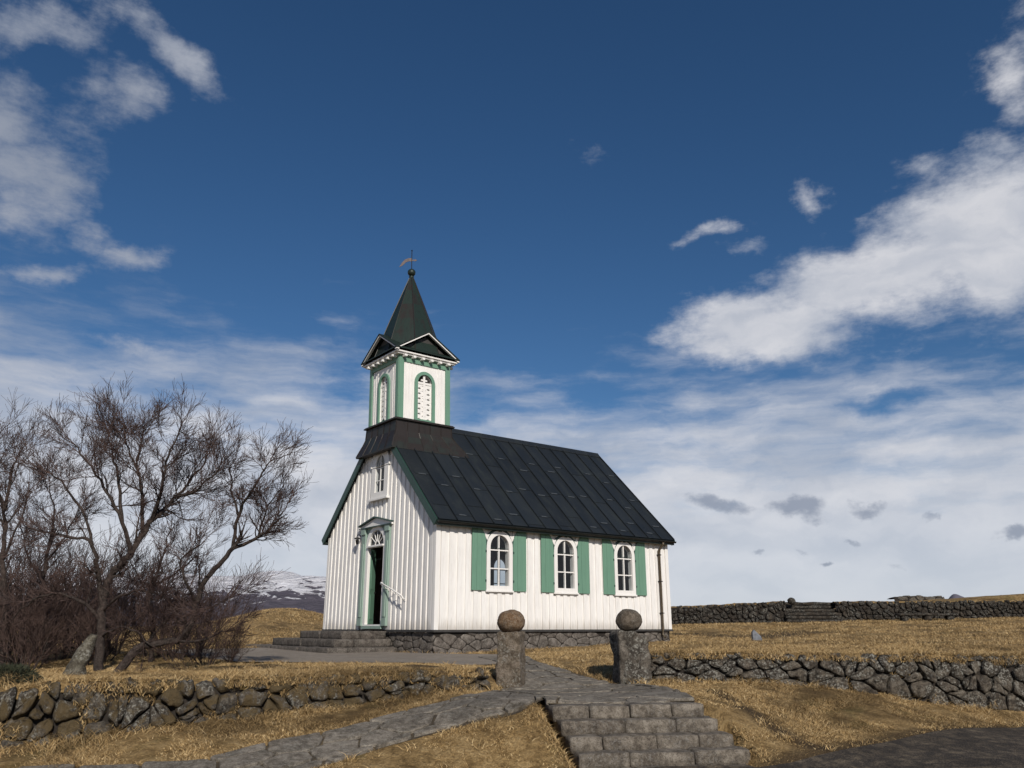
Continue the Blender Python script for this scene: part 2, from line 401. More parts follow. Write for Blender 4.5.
def height(x, y, cut=True):
    x = np.asarray(x, float); y = np.asarray(y, float)
    cx = np.clip(x, -30, 42); cy = np.clip(y, -4, 50)
    yw = np.interp(x, WALLX, WALLY)
    sd = (y - yw) * 0.9
    t = sstep(0.05, 0.35, sd)
    u = hU(cx, np.maximum(cy, np.minimum(yw - 0.6, 40))); l = hL(np.clip(x, -14, 17), np.minimum(np.clip(y, -3, 20), yw + 0.8))
    h = u * t + l * (1 - t) + CAMZ
    # cut for the gate stairs, and the mound to their left
    ca, sa = math.cos(R(10.5)), math.sin(R(10.5)); lx = (x - 1.5) * ca + (y - 11.65) * sa; ly = -(x - 1.5) * sa + (y - 11.65) * ca
    flr = CAMZ - 1.0 - .13 - .155 * np.clip((.25 - ly) / .265, 0, 3.6)
    m = (1 - sstep(1.02, 1.22, np.abs(lx + .14 * np.clip(ly, -1.3, 0) + .02))) * (1 - sstep(.30, .46, ly)) * sstep(-1.9, -1.3, ly)
    if cut: h = h * (1 - m) + np.minimum(h, flr) * m
    h = h + 0.98 * np.exp(-(((x + 12.3) / 3.0) ** 2 + ((y - 45) / 7.0) ** 2))      # grassy knoll
    far = sstep(52, 95, y)
    h = h * (1 - far) + far * (1.4 * sstep(0, 14, x) - 4.0 * (1 - sstep(-10, 14, x)))
    far2 = sstep(46.0, 48.5, y) * sstep(20, 27, x) * (1 - sstep(60, 110, y)); h = h * (1 - far2) + (3.10 + .42 * sstep(24, 32, x)) * far2
    fl = sstep(40, 80, np.abs(x)); h = h * (1 - fl) + fl * np.minimum(h, 1.2)
    vf = sstep(120, 700, np.hypot(x, y)); h = h * (1 - vf) - 12 * vf
    return h

def hz(x, y): return float(height(np.array([x]), np.array([y]))[0])

def ground_hit(u, v):
    lo, hi = 4.0, 80.0
    ds = np.linspace(4, 60, 1500); p0 = at(u, v, 1.0)
    zs = CAMZ + ds * (p0.z - CAMZ); hs = height(ds * p0.x, ds)
    idx = np.argmax(zs < hs)
    if not (zs < hs).any(): idx = len(ds) - 1
    d = ds[idx]; return Vector((d * p0.x, d, float(hs[idx])))

def axis(segs):
    out = []
    for a, b, st in segs: out.extend(np.arange(a, b, st))
    out.append(segs[-1][1]); return np.array(out)

def inpoly(px, py, poly):
    px = np.asarray(px); py = np.asarray(py); c = np.zeros(px.shape, bool); n = len(poly); j = n - 1
    for i in range(n):
        xi, yi = poly[i]; xj, yj = poly[j]
        m = ((yi > py) != (yj > py)) & (px < (xj - xi) * (py - yi) / ((yj - yi) + 1e-12) + xi)
        c ^= m; j = i
    return c

def polydist(px, py, line):
    d = np.full(np.shape(px), 1e9)
    for (ax, ay), (bx, by) in zip(line[:-1], line[1:]):
        L = (bx-ax)**2 + (by-ay)**2 + 1e-12
        t = np.clip(((px-ax)*(bx-ax) + (py-ay)*(by-ay)) / L, 0, 1)
        d = np.minimum(d, np.hypot(px - ax - t*(bx-ax), py - ay - t*(by-ay)))
    return d

def smooth_line(pts, n=6):
    P = [Vector((p[0], p[1], 0)) for p in pts]; out = []
    for i in range(len(P) - 1):
        p0 = P[max(i-1, 0)]; p1 = P[i]; p2 = P[i+1]; p3 = P[min(i+2, len(P)-1)]
        for k in range(n):
            t = k / n
            q = 0.5 * ((2*p1) + (p2-p0)*t + (2*p0-5*p1+4*p2-p3)*t*t + (3*p1-p0-3*p2+p3)*t**3); out.append((q.x, q.y))
    out.append((P[-1].x, P[-1].y)); return out

def hits(l): return [tuple(ground_hit(u, v)[:2]) for u, v in l]

# footways measured on the ground
P_UP = hits([(-70, 772), (60, 770), (150, 766), (200, 763), (270, 746), (330, 733), (400, 714), (450, 702), (497, 692)])
P_LO = hits([(-70, 812), (120, 806), (240, 790), (300, 775), (330, 764), (370, 752), (420, 738), (480, 722), (520, 713), (548, 706)])
P_GATE = hits([(497, 692), (548, 707)]) + [(0.46, 11.46), (2.52, 11.84)] + hits([(668, 689), (640, 686)])
G_L = hits([(497, 692), (520, 687), (524, 680), (515, 671), (500, 664), (478, 658)])
G_R = hits([(646, 687), (612, 684), (585, 677), (560, 669), (540, 663), (526, 657)])
POLY_PATH = smooth_line(P_UP) + smooth_line(P_LO)[::-1]
POLY_GATE = [P_GATE[0], P_GATE[1], P_GATE[2], P_GATE[3], P_GATE[4], P_GATE[5]]
POLY_WALK = smooth_line(G_L) + smooth_line(G_R)[::-1]
A_NEAR = hits([(238, 663), (300, 663.5), (380, 664), (440, 665), (480, 666), (515, 664)])
A_FAR = [(-9.5, 22.5), (-8.6, 24.0), (-7.0, 25.6), (-4.0, 23.5), (-2.0, 21.9), (0.2, 20.6)]
POLY_APRON = smooth_line(A_NEAR) + smooth_line(A_FAR)[::-1]
ROAD_EDGE = [(-40, 3), (-14, 5.5), (-7, 6.8), (-5.2, 7.2), (-4.2, 7.4), (-2.6, 8.0), (-1, 9.0), (0.2, 9.9), (2.9, 10.3), (3.3, 10.52), (5.5, 12.15), (8.4, 14.15), (12, 16.6), (20, 20.5), (45, 30)]
ROAD_S = smooth_line(ROAD_EDGE, 8)
POLY_ROAD = ROAD_S + [(45, -20), (-40, -20)]
SOIL_SHADE_STRIPS = [(hits([(712, 690), (735, 703), (765, 722), (800, 742), (830, 752)]), 0.30, 0.9), (hits([(560, 668), (590, 676), (615, 684)]), 0.35, 0.6), (ROAD_EDGE, 0.35, 0.8),  # first two simply darken the ground, beside the stairs and the gate
               (hits([(690, 634), (720, 636), (760, 637), (800, 632)]), 1.6, 0.75), (hits([(245, 667), (330, 669), (420, 670), (480, 671)]), 0.9, 0.8), (hits([(20, 690), (100, 684), (200, 676)]), 1.2, 0.6)]  # first here: a hollow's shade painted into the ground; the rest is soil

# ------------------------------------------------------------------ ground sheet
def build_ground():
    xs = axis([(-6000, -800, 650), (-800, -120, 85), (-120, -30, 9), (-30, -13, 1.0), (-13, 15, 0.16), (15, 45, 1.0), (45, 130, 8), (130, 800, 85), (800, 6000, 650)])
    ys = axis([(-400, -20, 60), (-20, 6, 1.5), (6, 7.5, 0.4), (7.5, 20, 0.14), (20, 32, 0.4), (32, 62, 0.8), (62, 140, 4), (140, 900, 80), (900, 12000, 1100)])
    X, Y = np.meshgrid(xs, ys); Z = height(X, Y)
    soft = np.ones_like(X)
    for pl in (POLY_PATH, POLY_GATE, POLY_WALK, POLY_APRON, POLY_ROAD):
        soft *= np.where(inpoly(X, Y, pl), 0.0, sstep(0.0, 0.35, polydist(X, Y, pl + pl[:1])))
    nz = np.zeros_like(X); near = (np.abs(X) < 45) & (Y > 6) & (Y < 65)
    for i, j in zip(*np.nonzero(near)):
        p = (X[i, j], Y[i, j], 0)
        nz[i, j] = 0.035 * mnoise.fractal((p[0]*1.7, p[1]*1.7, 3.1), 1.0, 2.0, 4) + 0.03 * mnoise.noise((p[0]*.5, p[1]*.5, 9.))
    Z = Z + nz * soft
    soil_shade = np.zeros_like(X)
    for l, wd, amt in SOIL_SHADE_STRIPS: soil_shade = np.maximum(soil_shade, amt * (1 - sstep(wd * 0.3, wd, polydist(X, Y, l))))
    V = np.stack([X, Y, Z], -1).reshape(-1, 3); ny, nx = X.shape
    I = np.arange(ny * nx).reshape(ny, nx)
    F = np.stack([I[:-1, :-1], I[:-1, 1:], I[1:, 1:], I[1:, :-1]], -1).reshape(-1, 4)
    me = bpy.data.meshes.new('ground'); me.from_pydata(V.tolist(), [], F.tolist())
    a = me.attributes.new('soil_shade', 'FLOAT', 'POINT'); a.data.foreach_set('value', soil_shade.ravel().astype(np.float32))
    me.polygons.foreach_set('use_smooth', [True] * len(me.polygons)); me.materials.append(M['ground'])
    o = bpy.data.objects.new('ground', me); COL.objects.link(o); tag(o, kind='structure')
build_ground()

def strip(name, A, B, off, mat, m=10, resample=None):
    """sheet draped between two edge lines"""
    def rs(l, n):
        P = np.array(l); d = np.r_[0, np.cumsum(np.hypot(*np.diff(P, axis=0).T))]; t = np.linspace(0, d[-1], n)
        return np.stack([np.interp(t, d, P[:, 0]), np.interp(t, d, P[:, 1])], 1)
    n = resample or 60; a = rs(A, n); b = rs(B, n)
    t = np.linspace(0, 1, m)[None, :, None]; G = a[:, None] * (1 - t) + b[:, None] * t
    Z = height(G[..., 0], G[..., 1], False) + off; Z[:, 0] -= 0.0; 
    V = np.concatenate([G, Z[..., None]], -1).reshape(-1, 3); I = np.arange(n * m).reshape(n, m)
    F = np.stack([I[:-1, :-1], I[1:, :-1], I[1:, 1:], I[:-1, 1:]], -1).reshape(-1, 4)
    mb = MB(); mb.add(V.tolist(), F.tolist()); o = mb.build(name, mat, smooth=True); tag(o, kind='structure'); return o

strip('road', ROAD_S, [(x, -20) for x, y in ROAD_S], 0.010, M['road'], 90, 160)
strip('path', smooth_line(P_UP), smooth_line(P_LO), 0.004, M['pathbed'], 14, 80)
strip('gate_path', [P_GATE[0], P_GATE[5], P_GATE[4]], [P_GATE[1], P_GATE[2], P_GATE[3]], 0.008, M['pathbed'], 24, 24)
strip('church_path', smooth_line(G_L), smooth_line(G_R), 0.012, M['pathbed'], 16, 40)
strip('forecourt', smooth_line(A_NEAR), smooth_line(A_FAR), 0.024, M['apron'], 50, 60)

# ------------------------------------------------------------------ voronoi stones
def clip(poly, a, b, c):
    """keep a*x+b*y<=c"""
    out = []; n = len(poly)
    for i in range(n):
        p = poly[i]; q = poly[(i+1) % n]; fp = a*p[0] + b*p[1] - c; fq = a*q[0] + b*q[1] - c
        if fp <= 0: out.append(p)
        if fp * fq < 0:
            t = fp / (fp - fq); out.append((p[0] + t*(q[0]-p[0]), p[1] + t*(q[1]-p[1])))
    return out

def voronoi(seeds, bound=3.0, k=22, metric=(1, 1)):
    S = np.array(seeds) / np.array(metric); cells = []
    for i, s in enumerate(S):
        d = np.hypot(*(S - s).T); order = np.argsort(d)[1:k]
        poly = [(s[0]-bound, s[1]-bound), (s[0]+bound, s[1]-bound), (s[0]+bound, s[1]+bound), (s[0]-bound, s[1]+bound)]
        for j in order:
            q = S[j]; a, b = q - s; c = (q @ q - s @ s) / 2
            poly = clip(poly, a, b, c)
            if len(poly) < 3: break
        cells.append([(p[0]*metric[0], p[1]*metric[1]) for p in poly])
    return cells

def chaikin(poly, it=1, r=0.25):
    for _ in range(it):
        out = []; n = len(poly)
        for i in range(n):
            p = poly[i]; q = poly[(i+1) % n]
            out += [(p[0]*(1-r) + q[0]*r, p[1]*(1-r) + q[1]*r), (p[0]*r + q[0]*(1-r), p[1]*r + q[1]*(1-r))]
        poly = out
    return poly

def shrink(poly, g):
    cx = sum(p[0] for p in poly) / len(poly); cy = sum(p[1] for p in poly) / len(poly); out = []
    for x, y in poly:
        l = math.hypot(x-cx, y-cy) + 1e-9; f = max(0.3, (l - g) / l); out.append((cx + (x-cx)*f, cy + (y-cy)*f))
    return out, (cx, cy)

def resample_loop(poly, n):
    P = poly + [poly[0]]; d = [0]
    for a, b in zip(P[:-1], P[1:]): d.append(d[-1] + math.hypot(b[0]-a[0], b[1]-a[1]))
    out = []; j = 0
    for i in range(n):
        t = d[-1] * i / n
        while d[j+1] < t: j += 1
        f = (t - d[j]) / (d[j+1] - d[j] + 1e-12); out.append((P[j][0] + f*(P[j+1][0]-P[j][0]), P[j][1] + f*(P[j+1][1]-P[j][1])))
    return out

def stone(mb, cell, fn, h, gap=0.012, rings=((1.0, -0.3), (1.0, 0.2), (0.985, 0.6), (0.90, 0.88), (0.68, 1.0), (0.36, 1.04)), amp=0.02, freq=6, n=22, rnd=1, cr=.16):
    if len(cell) < 3: return
    poly, c = shrink(cell, gap); poly = resample_loop(chaikin(poly, rnd, cr), n)
    off = random.uniform(0, 100); vs = []; tx, ty = random.uniform(-.25, .25) * h, random.uniform(-.25, .25) * h
    size = max(max(abs(p[0]-c[0]), abs(p[1]-c[1])) for p in poly)
    for sc, hh in rings:
        for p, q in poly:
            x = c[0] + (p - c[0]) * sc; y = c[1] + (q - c[1]) * sc
            dd = h * hh + (tx * (x-c[0]) + ty * (y-c[1])) / (size + .01) * max(0, hh)
            nx_ = mnoise.fractal((x*freq + off, y*freq, hh*2), .8, 2.2, 3); ny_ = mnoise.fractal((x*freq, y*freq + off, hh*2 + 7), .8, 2.2, 3); nd = mnoise.fractal((x*freq*1.4, y*freq*1.4, off), .7, 2.2, 4)
            vs.append(fn(x + nx_*amp*.6, y + ny_*amp*.6, dd + nd*amp*(1 if hh > 0 else 0)))
    vs.append(fn(c[0], c[1], h * 1.03))
    fs = []; m = len(rings)
    for i in range(m-1):
        for k in range(n): fs.append((i*n+k, i*n+(k+1) % n, (i+1)*n+(k+1) % n, (i+1)*n+k))
    for k in range(n): fs.append(((m-1)*n+k, (m-1)*n+(k+1) % n, m*n))
    mb.cur = random.random(); mb.add(vs, fs)

def jitter_grid(x0, x1, y0, y1, dx, dy, j=0.38):
    out = []; r = 0; y = y0
    while y < y1:
        x = x0 + (dx/2 if r % 2 else 0)
        while x < x1:
            out.append((x + random.uniform(-j, j)*dx, y + random.uniform(-j, j)*dy)); x += dx * random.uniform(0.75, 1.3)
        y += dy; r += 1
    return out

# flagstones fitted between the edges of each footway
def resample_line(l, n):
    P = np.array(l); d = np.r_[0, np.cumsum(np.hypot(*np.diff(P, axis=0).T))]; t = np.linspace(0, d[-1], n)
    return np.stack([np.interp(t, d, P[:, 0]), np.interp(t, d, P[:, 1])], 1)

def flags(name, A, B, ds, dt, lift, jit=.30):
    n = 160; a = resample_line(A, n); b = resample_line(B, n); c = (a + b) / 2
    L = float(np.hypot(*np.diff(c, axis=0).T).sum()); W = float(np.hypot(*(a - b).T).mean())
    def xy(s_, t_):
        f = min(max(s_ / L, 0), 1) * (n - 1); i = min(int(f), n - 2); f -= i; t_ = t_ / W
        p = a[i]*(1-f) + a[i+1]*f; q = b[i]*(1-f) + b[i+1]*f; return p * (1 - t_) + q * t_
    mb = MB(); seeds = jitter_grid(-ds, L + ds, -dt, W + dt, ds, dt, jit)
    seeds = [q for q in seeds if random.random() > .10]
    for sd, cell in zip(seeds, voronoi(seeds, 2.5, 20, (1.0, .8))):
        cell = clip(clip(clip(clip(cell, 0, -1, random.uniform(-.02, .06)), 0, 1, W - random.uniform(-.02, .06)), -1, 0, 0), 1, 0, L)
        if len(cell) < 3: continue
        poly, cc = shrink(cell, random.uniform(.010, .028))
        if max(p[0] for p in poly) - min(p[0] for p in poly) < .08 or max(p[1] for p in poly) - min(p[1] for p in poly) < .08: continue
        poly = resample_loop(chaikin(poly, 1, .08), 24); off = random.uniform(0, 99)
        poly = [(p + .014 * mnoise.noise((p*4, q*4, off)), q + .014 * mnoise.noise((p*4 + 9, q*4, off))) for p, q in poly]
        P = np.array([xy(*p) for p in poly]); C = xy(*cc); H = height(np.r_[P[:, 0], C[0]], np.r_[P[:, 1], C[1]], False)
        up = lift + random.uniform(0, .022); tx_, ty_ = random.uniform(-.022, .022), random.uniform(-.022, .022); vs = []
        for sc, dz in ((1.0, -.06), (1.0, -.010), (.975, 0.0), (.72, .003), (.38, .002)):
            for k in range(24):
                x, y = C + (P[k] - C) * sc
                vs.append((x, y, H[k]*sc + H[-1]*(1-sc) + up + dz + tx_*(x-C[0]) + ty_*(y-C[1]) + .007 * mnoise.noise((x*4, y*4, off)) * (dz > -.05)))
        vs.append((C[0], C[1], H[-1] + up + .002)); fs = []
        for i in range(4):
            for k in range(24): fs.append((i*24+k, i*24+(k+1) % 24, (i+1)*24+(k+1) % 24, (i+1)*24+k))
        for k in range(24): fs.append((96+k, 96+(k+1) % 24, 120))
        mb.cur = random.random(); mb.add(vs, fs)
    o = mb.build(name, M['flag']); tag(o, kind='structure')
flags('path_flagstones', smooth_line(P_UP), smooth_line(P_LO), .62, .42, .020)
flags('gate_flagstones', [P_GATE[0], P_GATE[5], P_GATE[4]], [P_GATE[1], P_GATE[2], P_GATE[3]], .60, .50, .020)
flags('church_path_flagstones', smooth_line(G_L), smooth_line(G_R), .50, .50, .022)

WALLFN = {}; CAPS = {}
def dry_wall(name, line, ztop, mat, label, dx, dy, depth, thick=0.45, hmean=0.6, zoff=-0.12, amp=0.03, group=None, gap=0.015, nst=18, wob=0.05, dv=(.35, 1.45), cap=None):
    P = np.array(line); d = np.r_[0, np.cumsum(np.hypot(*np.diff(P, axis=0).T))]; L = d[-1]
    def base(s):
        s = min(max(s, 0), L); x = np.interp(s, d, P[:, 0]); y = np.interp(s, d, P[:, 1])
        i = min(np.searchsorted(d, s, side='right') - 1, len(P) - 2); i = max(i, 0)
        t = P[i+1] - P[i]; t = t / np.hypot(*t); return x, y, t
    _ss = np.linspace(0, L, int(L / .1) + 2); _zz = [hz(*(np.array(base(q_)[:2]) + .1 * np.array((base(q_)[2][1], -base(q_)[2][0])))) for q_ in _ss]
    def fn(s, t, dep):
        x, y, tg = base(s); nx, ny = tg[1], -tg[0]               # towards the viewer side
        zt = ztop(s / L) + wob * mnoise.noise((s * 0.9, 5, 1)) + wob * .6 * mnoise.noise((s * 2.7, 5, 8)); zb = float(np.interp(s, _ss, _zz)) + zoff
        u = t / hmean
        if u <= 1: back = 0.14 * u; z = zb + u * (zt - zb); up = max(0, (u - 0.75) / 0.25) * 0.6
        else: back = 0.14 + (t - hmean); z = zt - 0.12 * ((t - hmean) / thick) ** 2; up = 1.0
        nrm = Vector((nx * (1 - up * .8), ny * (1 - up * .8), up)); nrm.normalize()
        return Vector((x - nx*back, y - ny*back, z)) + nrm * dep
    mb = MB(); T = hmean + thick
    seeds = jitter_grid(-dx, L + dx, -dy, T + dy, dx, dy, .46)
    kept = []
    for sd in seeds:                                   # drop some to make big stones, add chinking stones elsewhere
        q_ = random.random()
        if q_ < .16: continue
        kept.append(sd)
        if q_ > .80: kept.append((sd[0] + random.uniform(-.3, .3) * dx, sd[1] + random.uniform(-.3, .3) * dy))
    seeds = kept
    cells = voronoi(seeds, 2.0, 22, (1.0, random.choice((.8, .75))))
    for sd, cell in zip(seeds, cells):
        if not (0 < sd[0] < L and 0 < sd[1] < T): continue
        cell = [(min(max(p, 0), L), min(max(q, 0), T)) for p, q in cell]
        stone(mb, cell, fn, depth * random.uniform(*dv), gap * random.uniform(.6, 2.2), amp=amp, n=nst, cr=random.choice((.08, .14, .22)))
    core = MB(); ns = int(L / 0.3) + 2; prof = [0, hmean*.5, hmean*.85, hmean, hmean + thick*.5, hmean + thick]
    vs = [fn(L * i / (ns-1), t, -0.03) for i in range(ns) for t in prof]; m = len(prof)
    # close the back down into the earth
    core.add(vs, [(i*m+k, (i+1)*m+k, (i+1)*m+k+1, i*m+k+1) for i in range(ns-1) for k in range(m-1)])
    WALLFN[label] = (fn, L, hmean, thick)
    o = mb.build(name, mat, smooth=True, fix=True)
    core.build('earth_core', M['core'], o)
    if cap:                                             # turf lying over the wall head, with a ragged front edge
        tc = MB(); nc = int(L / .12) + 2; rows = 7; cv = []
        for i in range(nc):
            s_ = L * i / (nc - 1); t0 = hmean * (cap + .09 * mnoise.noise((s_ * 1.1, 2, 2)) + .10 * mnoise.noise((s_ * 3.7, 7, 2)))
            for k in range(rows):
                f_ = k / (rows - 1); t_ = t0 + (hmean + thick + .25 - t0) * f_
                cv.append(fn(s_, t_, depth * (.75 if k else -.4) + .045 + .03 * mnoise.noise((s_ * 5, t_ * 6, 5))))
        tc.add(cv, [(i*rows+k, (i+1)*rows+k, (i+1)*rows+k+1, i*rows+k+1) for i in range(nc-1) for k in range(rows-1)])
        tc.build('turf_cap', M['ground'], o, smooth=True); CAPS[label] = cap
    tag(o, label, 'stone wall', group); return o

WL = [(-12, 8.15), (-9, 9.2), (-6.1, 10.2), (-3.4, 11.3), (-1.7, 12.4), (-.32, 13.38)]
dry_wall('stone_wall', WL, lambda t: CAMZ - 0.83 + 0.10 * t, M['lava_mossy'], 'low mossy tumbled stone wall left of the gate, below the bare birches', 0.27, 0.165, 0.095, 0.42, 0.5, amp=0.045, gap=0.016, nst=22, wob=0.07, dv=(.5, 1.3), cap=.93)
WR = [(2.30, 14.70), (4.5, 14.82), (6.6, 14.92), (9, 15.05), (12, 16.6), (16, 18.8)]
dry_wall('stone_wall', WR, lambda t: CAMZ - 0.52 - 0.06 * min(1, t * 2.2), M['lava'], 'dark lava stone wall right of the gate, holding up the grassy bank', 0.31, 0.21, 0.085, 0.40, 0.75, amp=0.045, gap=0.014, nst=22, wob=.03, dv=(.6, 1.15), cap=.97)

# ------------------------------------------------------------------ rough blocks, gate pillars, stairs
def rough_block(mb, sx, sy, sz, Mx, seg=0.07, amp=0.018, rad=0.04, freq=7, fine=0.4):
    nx = max(3, int(sx/seg)); ny = max(3, int(sy/seg)); nz_ = max(3, int(sz/seg))
    bm = bmesh.new(); bmesh.ops.create_cube(bm, size=1)
    for ax, n in ((0, nx), (1, ny), (2, nz_)):
        es = [e for e in bm.edges if abs((e.verts[0].co - e.verts[1].co)[ax]) > 1e-4 and abs((e.verts[0].co-e.verts[1].co)[(ax+1) % 3]) < 1e-4 and abs((e.verts[0].co-e.verts[1].co)[(ax+2) % 3]) < 1e-4]
        bmesh.ops.subdivide_edges(bm, edges=es, cuts=n-1, use_grid_fill=True)
    off = random.uniform(0, 50); half = Vector((sx/2, sy/2, sz/2)); vs = []
    for v in bm.verts:
        p = Vector((v.co.x*sx, v.co.y*sy, v.co.z*sz))
        q = Vector([max(-half[i]+rad, min(half[i]-rad, p[i])) for i in range(3)]); dlt = p - q
        if dlt.length > 1e-6: p = q + dlt.normalized() * rad
        nrm = (p - q).normalized() if (p - q).length > 1e-6 else p.normalized()
        a = mnoise.noise((p.x*freq*.5 + off, p.y*freq*.5, p.z*freq*.5)) + fine * mnoise.noise((p.x*freq*2, p.y*freq*2 + off, p.z*freq*2))
        vs.append(Mx @ (p + nrm * a * amp))
    bm.verts.index_update(); fs = [[v.index for v in f.verts] for f in bm.faces]; bm.free()
    mb.cur = random.random(); mb.add(vs, fs)

def ball_mb(r, hz_, amp, seed, zc):
    bm = bmesh.new(); bmesh.ops.create_icosphere(bm, subdivisions=4, radius=1.0); mb = MB(); vs = []
    for v in bm.verts:
        k = 1 + amp * (.7 * mnoise.noise(v.co * 1.4 + Vector((seed, 0, 0))) + 0.45 * mnoise.fractal(v.co * 4 + Vector((seed, 3, 0)), .7, 2.2, 4))
        vs.append((v.co.x*r*k, v.co.y*r*k, zc + v.co.z*hz_*k))
    bm.verts.index_update(); fs = [[v.index for v in f.verts] for f in bm.faces]; bm.free(); mb.add(vs, fs); return mb

# left pillar
pl = at(511, 689, 13.75); gz = hz(pl.x, pl.y)
zt = at(511, 632, 13.75).z
e = empty('gate_pillar', (pl.x, pl.y + .2, gz), R(-14), 'squared brown stone gate pillar with a rusty round stone ball, left of the path', 'gate pillar', 'stone ball pillars at the gate')
H = zt - gz
b = MB(); rough_block(b, 0.40, 0.40, H + 0.12, Matrix.Translation((0, 0, H/2 - 0.06)), 0.035, 0.028, 0.035, 9, .8); b.build('shaft', M['pillar'], e, smooth=True)
ball_mb(0.235, 0.19, 0.10, 3, H + 0.165).build('stone_ball', M['ball'], e, smooth=True)
# right pillar
pr = at(633, 686, 14.6); gz = hz(pr.x, pr.y); zt = at(633, 631, 14.6).z; H = zt - gz
e = empty('gate_pillar', (pr.x, pr.y + .2, gz), R(8), 'rough grey lichened stone gate pillar with a dark round stone ball, right of the path', 'gate pillar', 'stone ball pillars at the gate')
b = MB(); rough_block(b, 0.40, 0.46, H + 0.1, Matrix.Translation((-0.07, 0, H/2 - 0.05)), 0.05, 0.05, 0.05, 6, 0.6)
rough_block(b, 0.26, 0.40, H * 0.93 + .1, Matrix.Translation((0.19, 0.05, H*0.465 - 0.05)) @ Matrix.Rotation(R(2), 4, 'Y'), 0.05, 0.05, 0.06, 7, 0.6)
rough_block(b, 0.52, 0.44, 0.36, Matrix.Translation((0.06, -0.04, 0.10)), 0.05, 0.05, 0.08, 6, 0.6)
b.build('shaft', M['pillar_grey'], e, smooth=True)
ball_mb(0.23, 0.20, 0.10, 9, H + 0.175).build('stone_ball', M['ball_grey'], e, smooth=True)

# front stairs up to the gate
st = empty('stone_stairs', (1.5, 11.65, CAMZ - 1.0), R(10.5), 'worn grey block stone stairs leading up to the gate path', 'stairs')
widths = [[.27, .30, .31, .25], [.52, .42, .36], [.27, .45, .36, .30], [.40, .52, .46], [.4, .5, .5]]
for k, row in enumerate(widths):
    tot = sum(row); w = 2.08 + 0.035 * k; x = -w/2 + 0.07 * k - 0.01 * k; sm = None
    for i, r_ in enumerate(row):
        sw = w * r_ / tot; b = MB()
        rough_block(b, sw - 0.012, 0.50, 0.19, Matrix.Translation((x + sw/2, -0.02 + 0.0 - 0.265 * k + random.uniform(-.012, .012), -0.095 + 0.012 - 0.155 * k + random.uniform(-.008, .008))) @ Matrix.Rotation(R(random.uniform(-1, 1)), 4, 'Y'), 0.05, 0.014, 0.02, 8)
        if sm is None: sm = b.build('step', M['step'], st, smooth=True)
        else: b.build('stone_block', M['step'], sm, smooth=True)
        x += sw

# ------------------------------------------------------------------ the church
CX, CY, CZ = -2.0245, 22.0, CAMZ - 0.0747
YAW = math.atan2(0.6101, 0.7923)
LEN, WID, WH, RIDGE, OE, OG = 9.07, 6.60, 3.06, 6.325, 0.245, 0.154
K = (RIDGE - 3.0909) / (WID / 2)
church = empty('church', (CX, CY, CZ), YAW, 'white boarded church with dark roof, green shutters and a belfry with pointed spire', 'church')
fS = lambda p, q, d: Vector((p, -d, q))            # side wall plane: p along x, d outward
fB = lambda p, q, d: Vector((p, WID + d, q))       # far side
fF = lambda p, q, d: Vector((-d, p, q))            # front plane: p along y, d outward
fR = lambda p, q, d: Vector((LEN + d, p, q))       # rear
def roofz(y): return RIDGE - K * abs(y - WID / 2)

def arch(hw, z0, zs, cx=0.0, n=12, ry=None):
    ry = ry or hw
    return [(cx - hw, z0), (cx + hw, z0)] + [(cx + hw * math.cos(math.pi*i/n), zs + ry * math.sin(math.pi*i/n)) for i in range(n + 1)]

WXC = [2.07, 4.54, 7.03]
GH = 0.36; GZ0, GZS = 1.16, 2.24
win_holes = [arch(0.40, 1.12, GZS, c) for c in WXC]
door_hole = arch(0.525, 0.10, 2.42, 3.32, 12, 0.50)
gw_hole = arch(0.33, 3.96, 4.83, 3.24, 12, 0.36)

# weatherboarding: skin with real openings, battens over it
wall = MB()
side_poly = [(0, 0), (LEN, 0), (LEN, 3.02), (0, 3.02)]
gable = [(0, 0), (WID, 0), (WID, roofz(WID) - .06), (WID/2, RIDGE - .06), (0, roofz(0) - .06)]
wall.panel(side_poly, win_holes, 0, fS); wall.panel(side_poly, win_holes, 0, fB); wall.panel(gable, [door_hole, gw_hole], 0, fF); wall.panel(gable, [], 0, fR)
for h_ in win_holes: wall.reveal(h_, 0, -0.14, fS); wall.reveal(h_, 0, -0.14, fB)
wall.reveal(door_hole, 0, -0.05, fF); wall.reveal(gw_hole, 0, -0.035, fF)
lin = MB()
lin.panel(side_poly, win_holes, -0.14, fS); lin.panel(side_poly, win_holes, -0.14, fB); lin.panel(gable, [arch(0.80, 0.07, 2.42, 3.32, 12, .7), arch(0.62, 3.75, 4.83, 3.24, 12, .6)], -0.14, fF); lin.panel(gable, [], -0.14, fR)
lin.box(0.14, LEN - .14, .14, WID - .14, -0.1, 0.06); lin.box(0.15, LEN - .15, .75, WID - .75, 3.3, 3.36); lin.box(.145, 1.5, 4.85, 4.90, .06, 3.3)  # partition behind the door added to block daylight from the far windows

def blocked(c0, c1, cx, hw, z0, zs, ry):
    if c1 < cx - hw or c0 > cx + hw: return None
    dx = 0 if c0 <= cx <= c1 else min(abs(c0 - cx), abs(c1 - cx))
    return (z0, zs + ry * math.sqrt(max(0, 1 - (dx / hw) ** 2)))

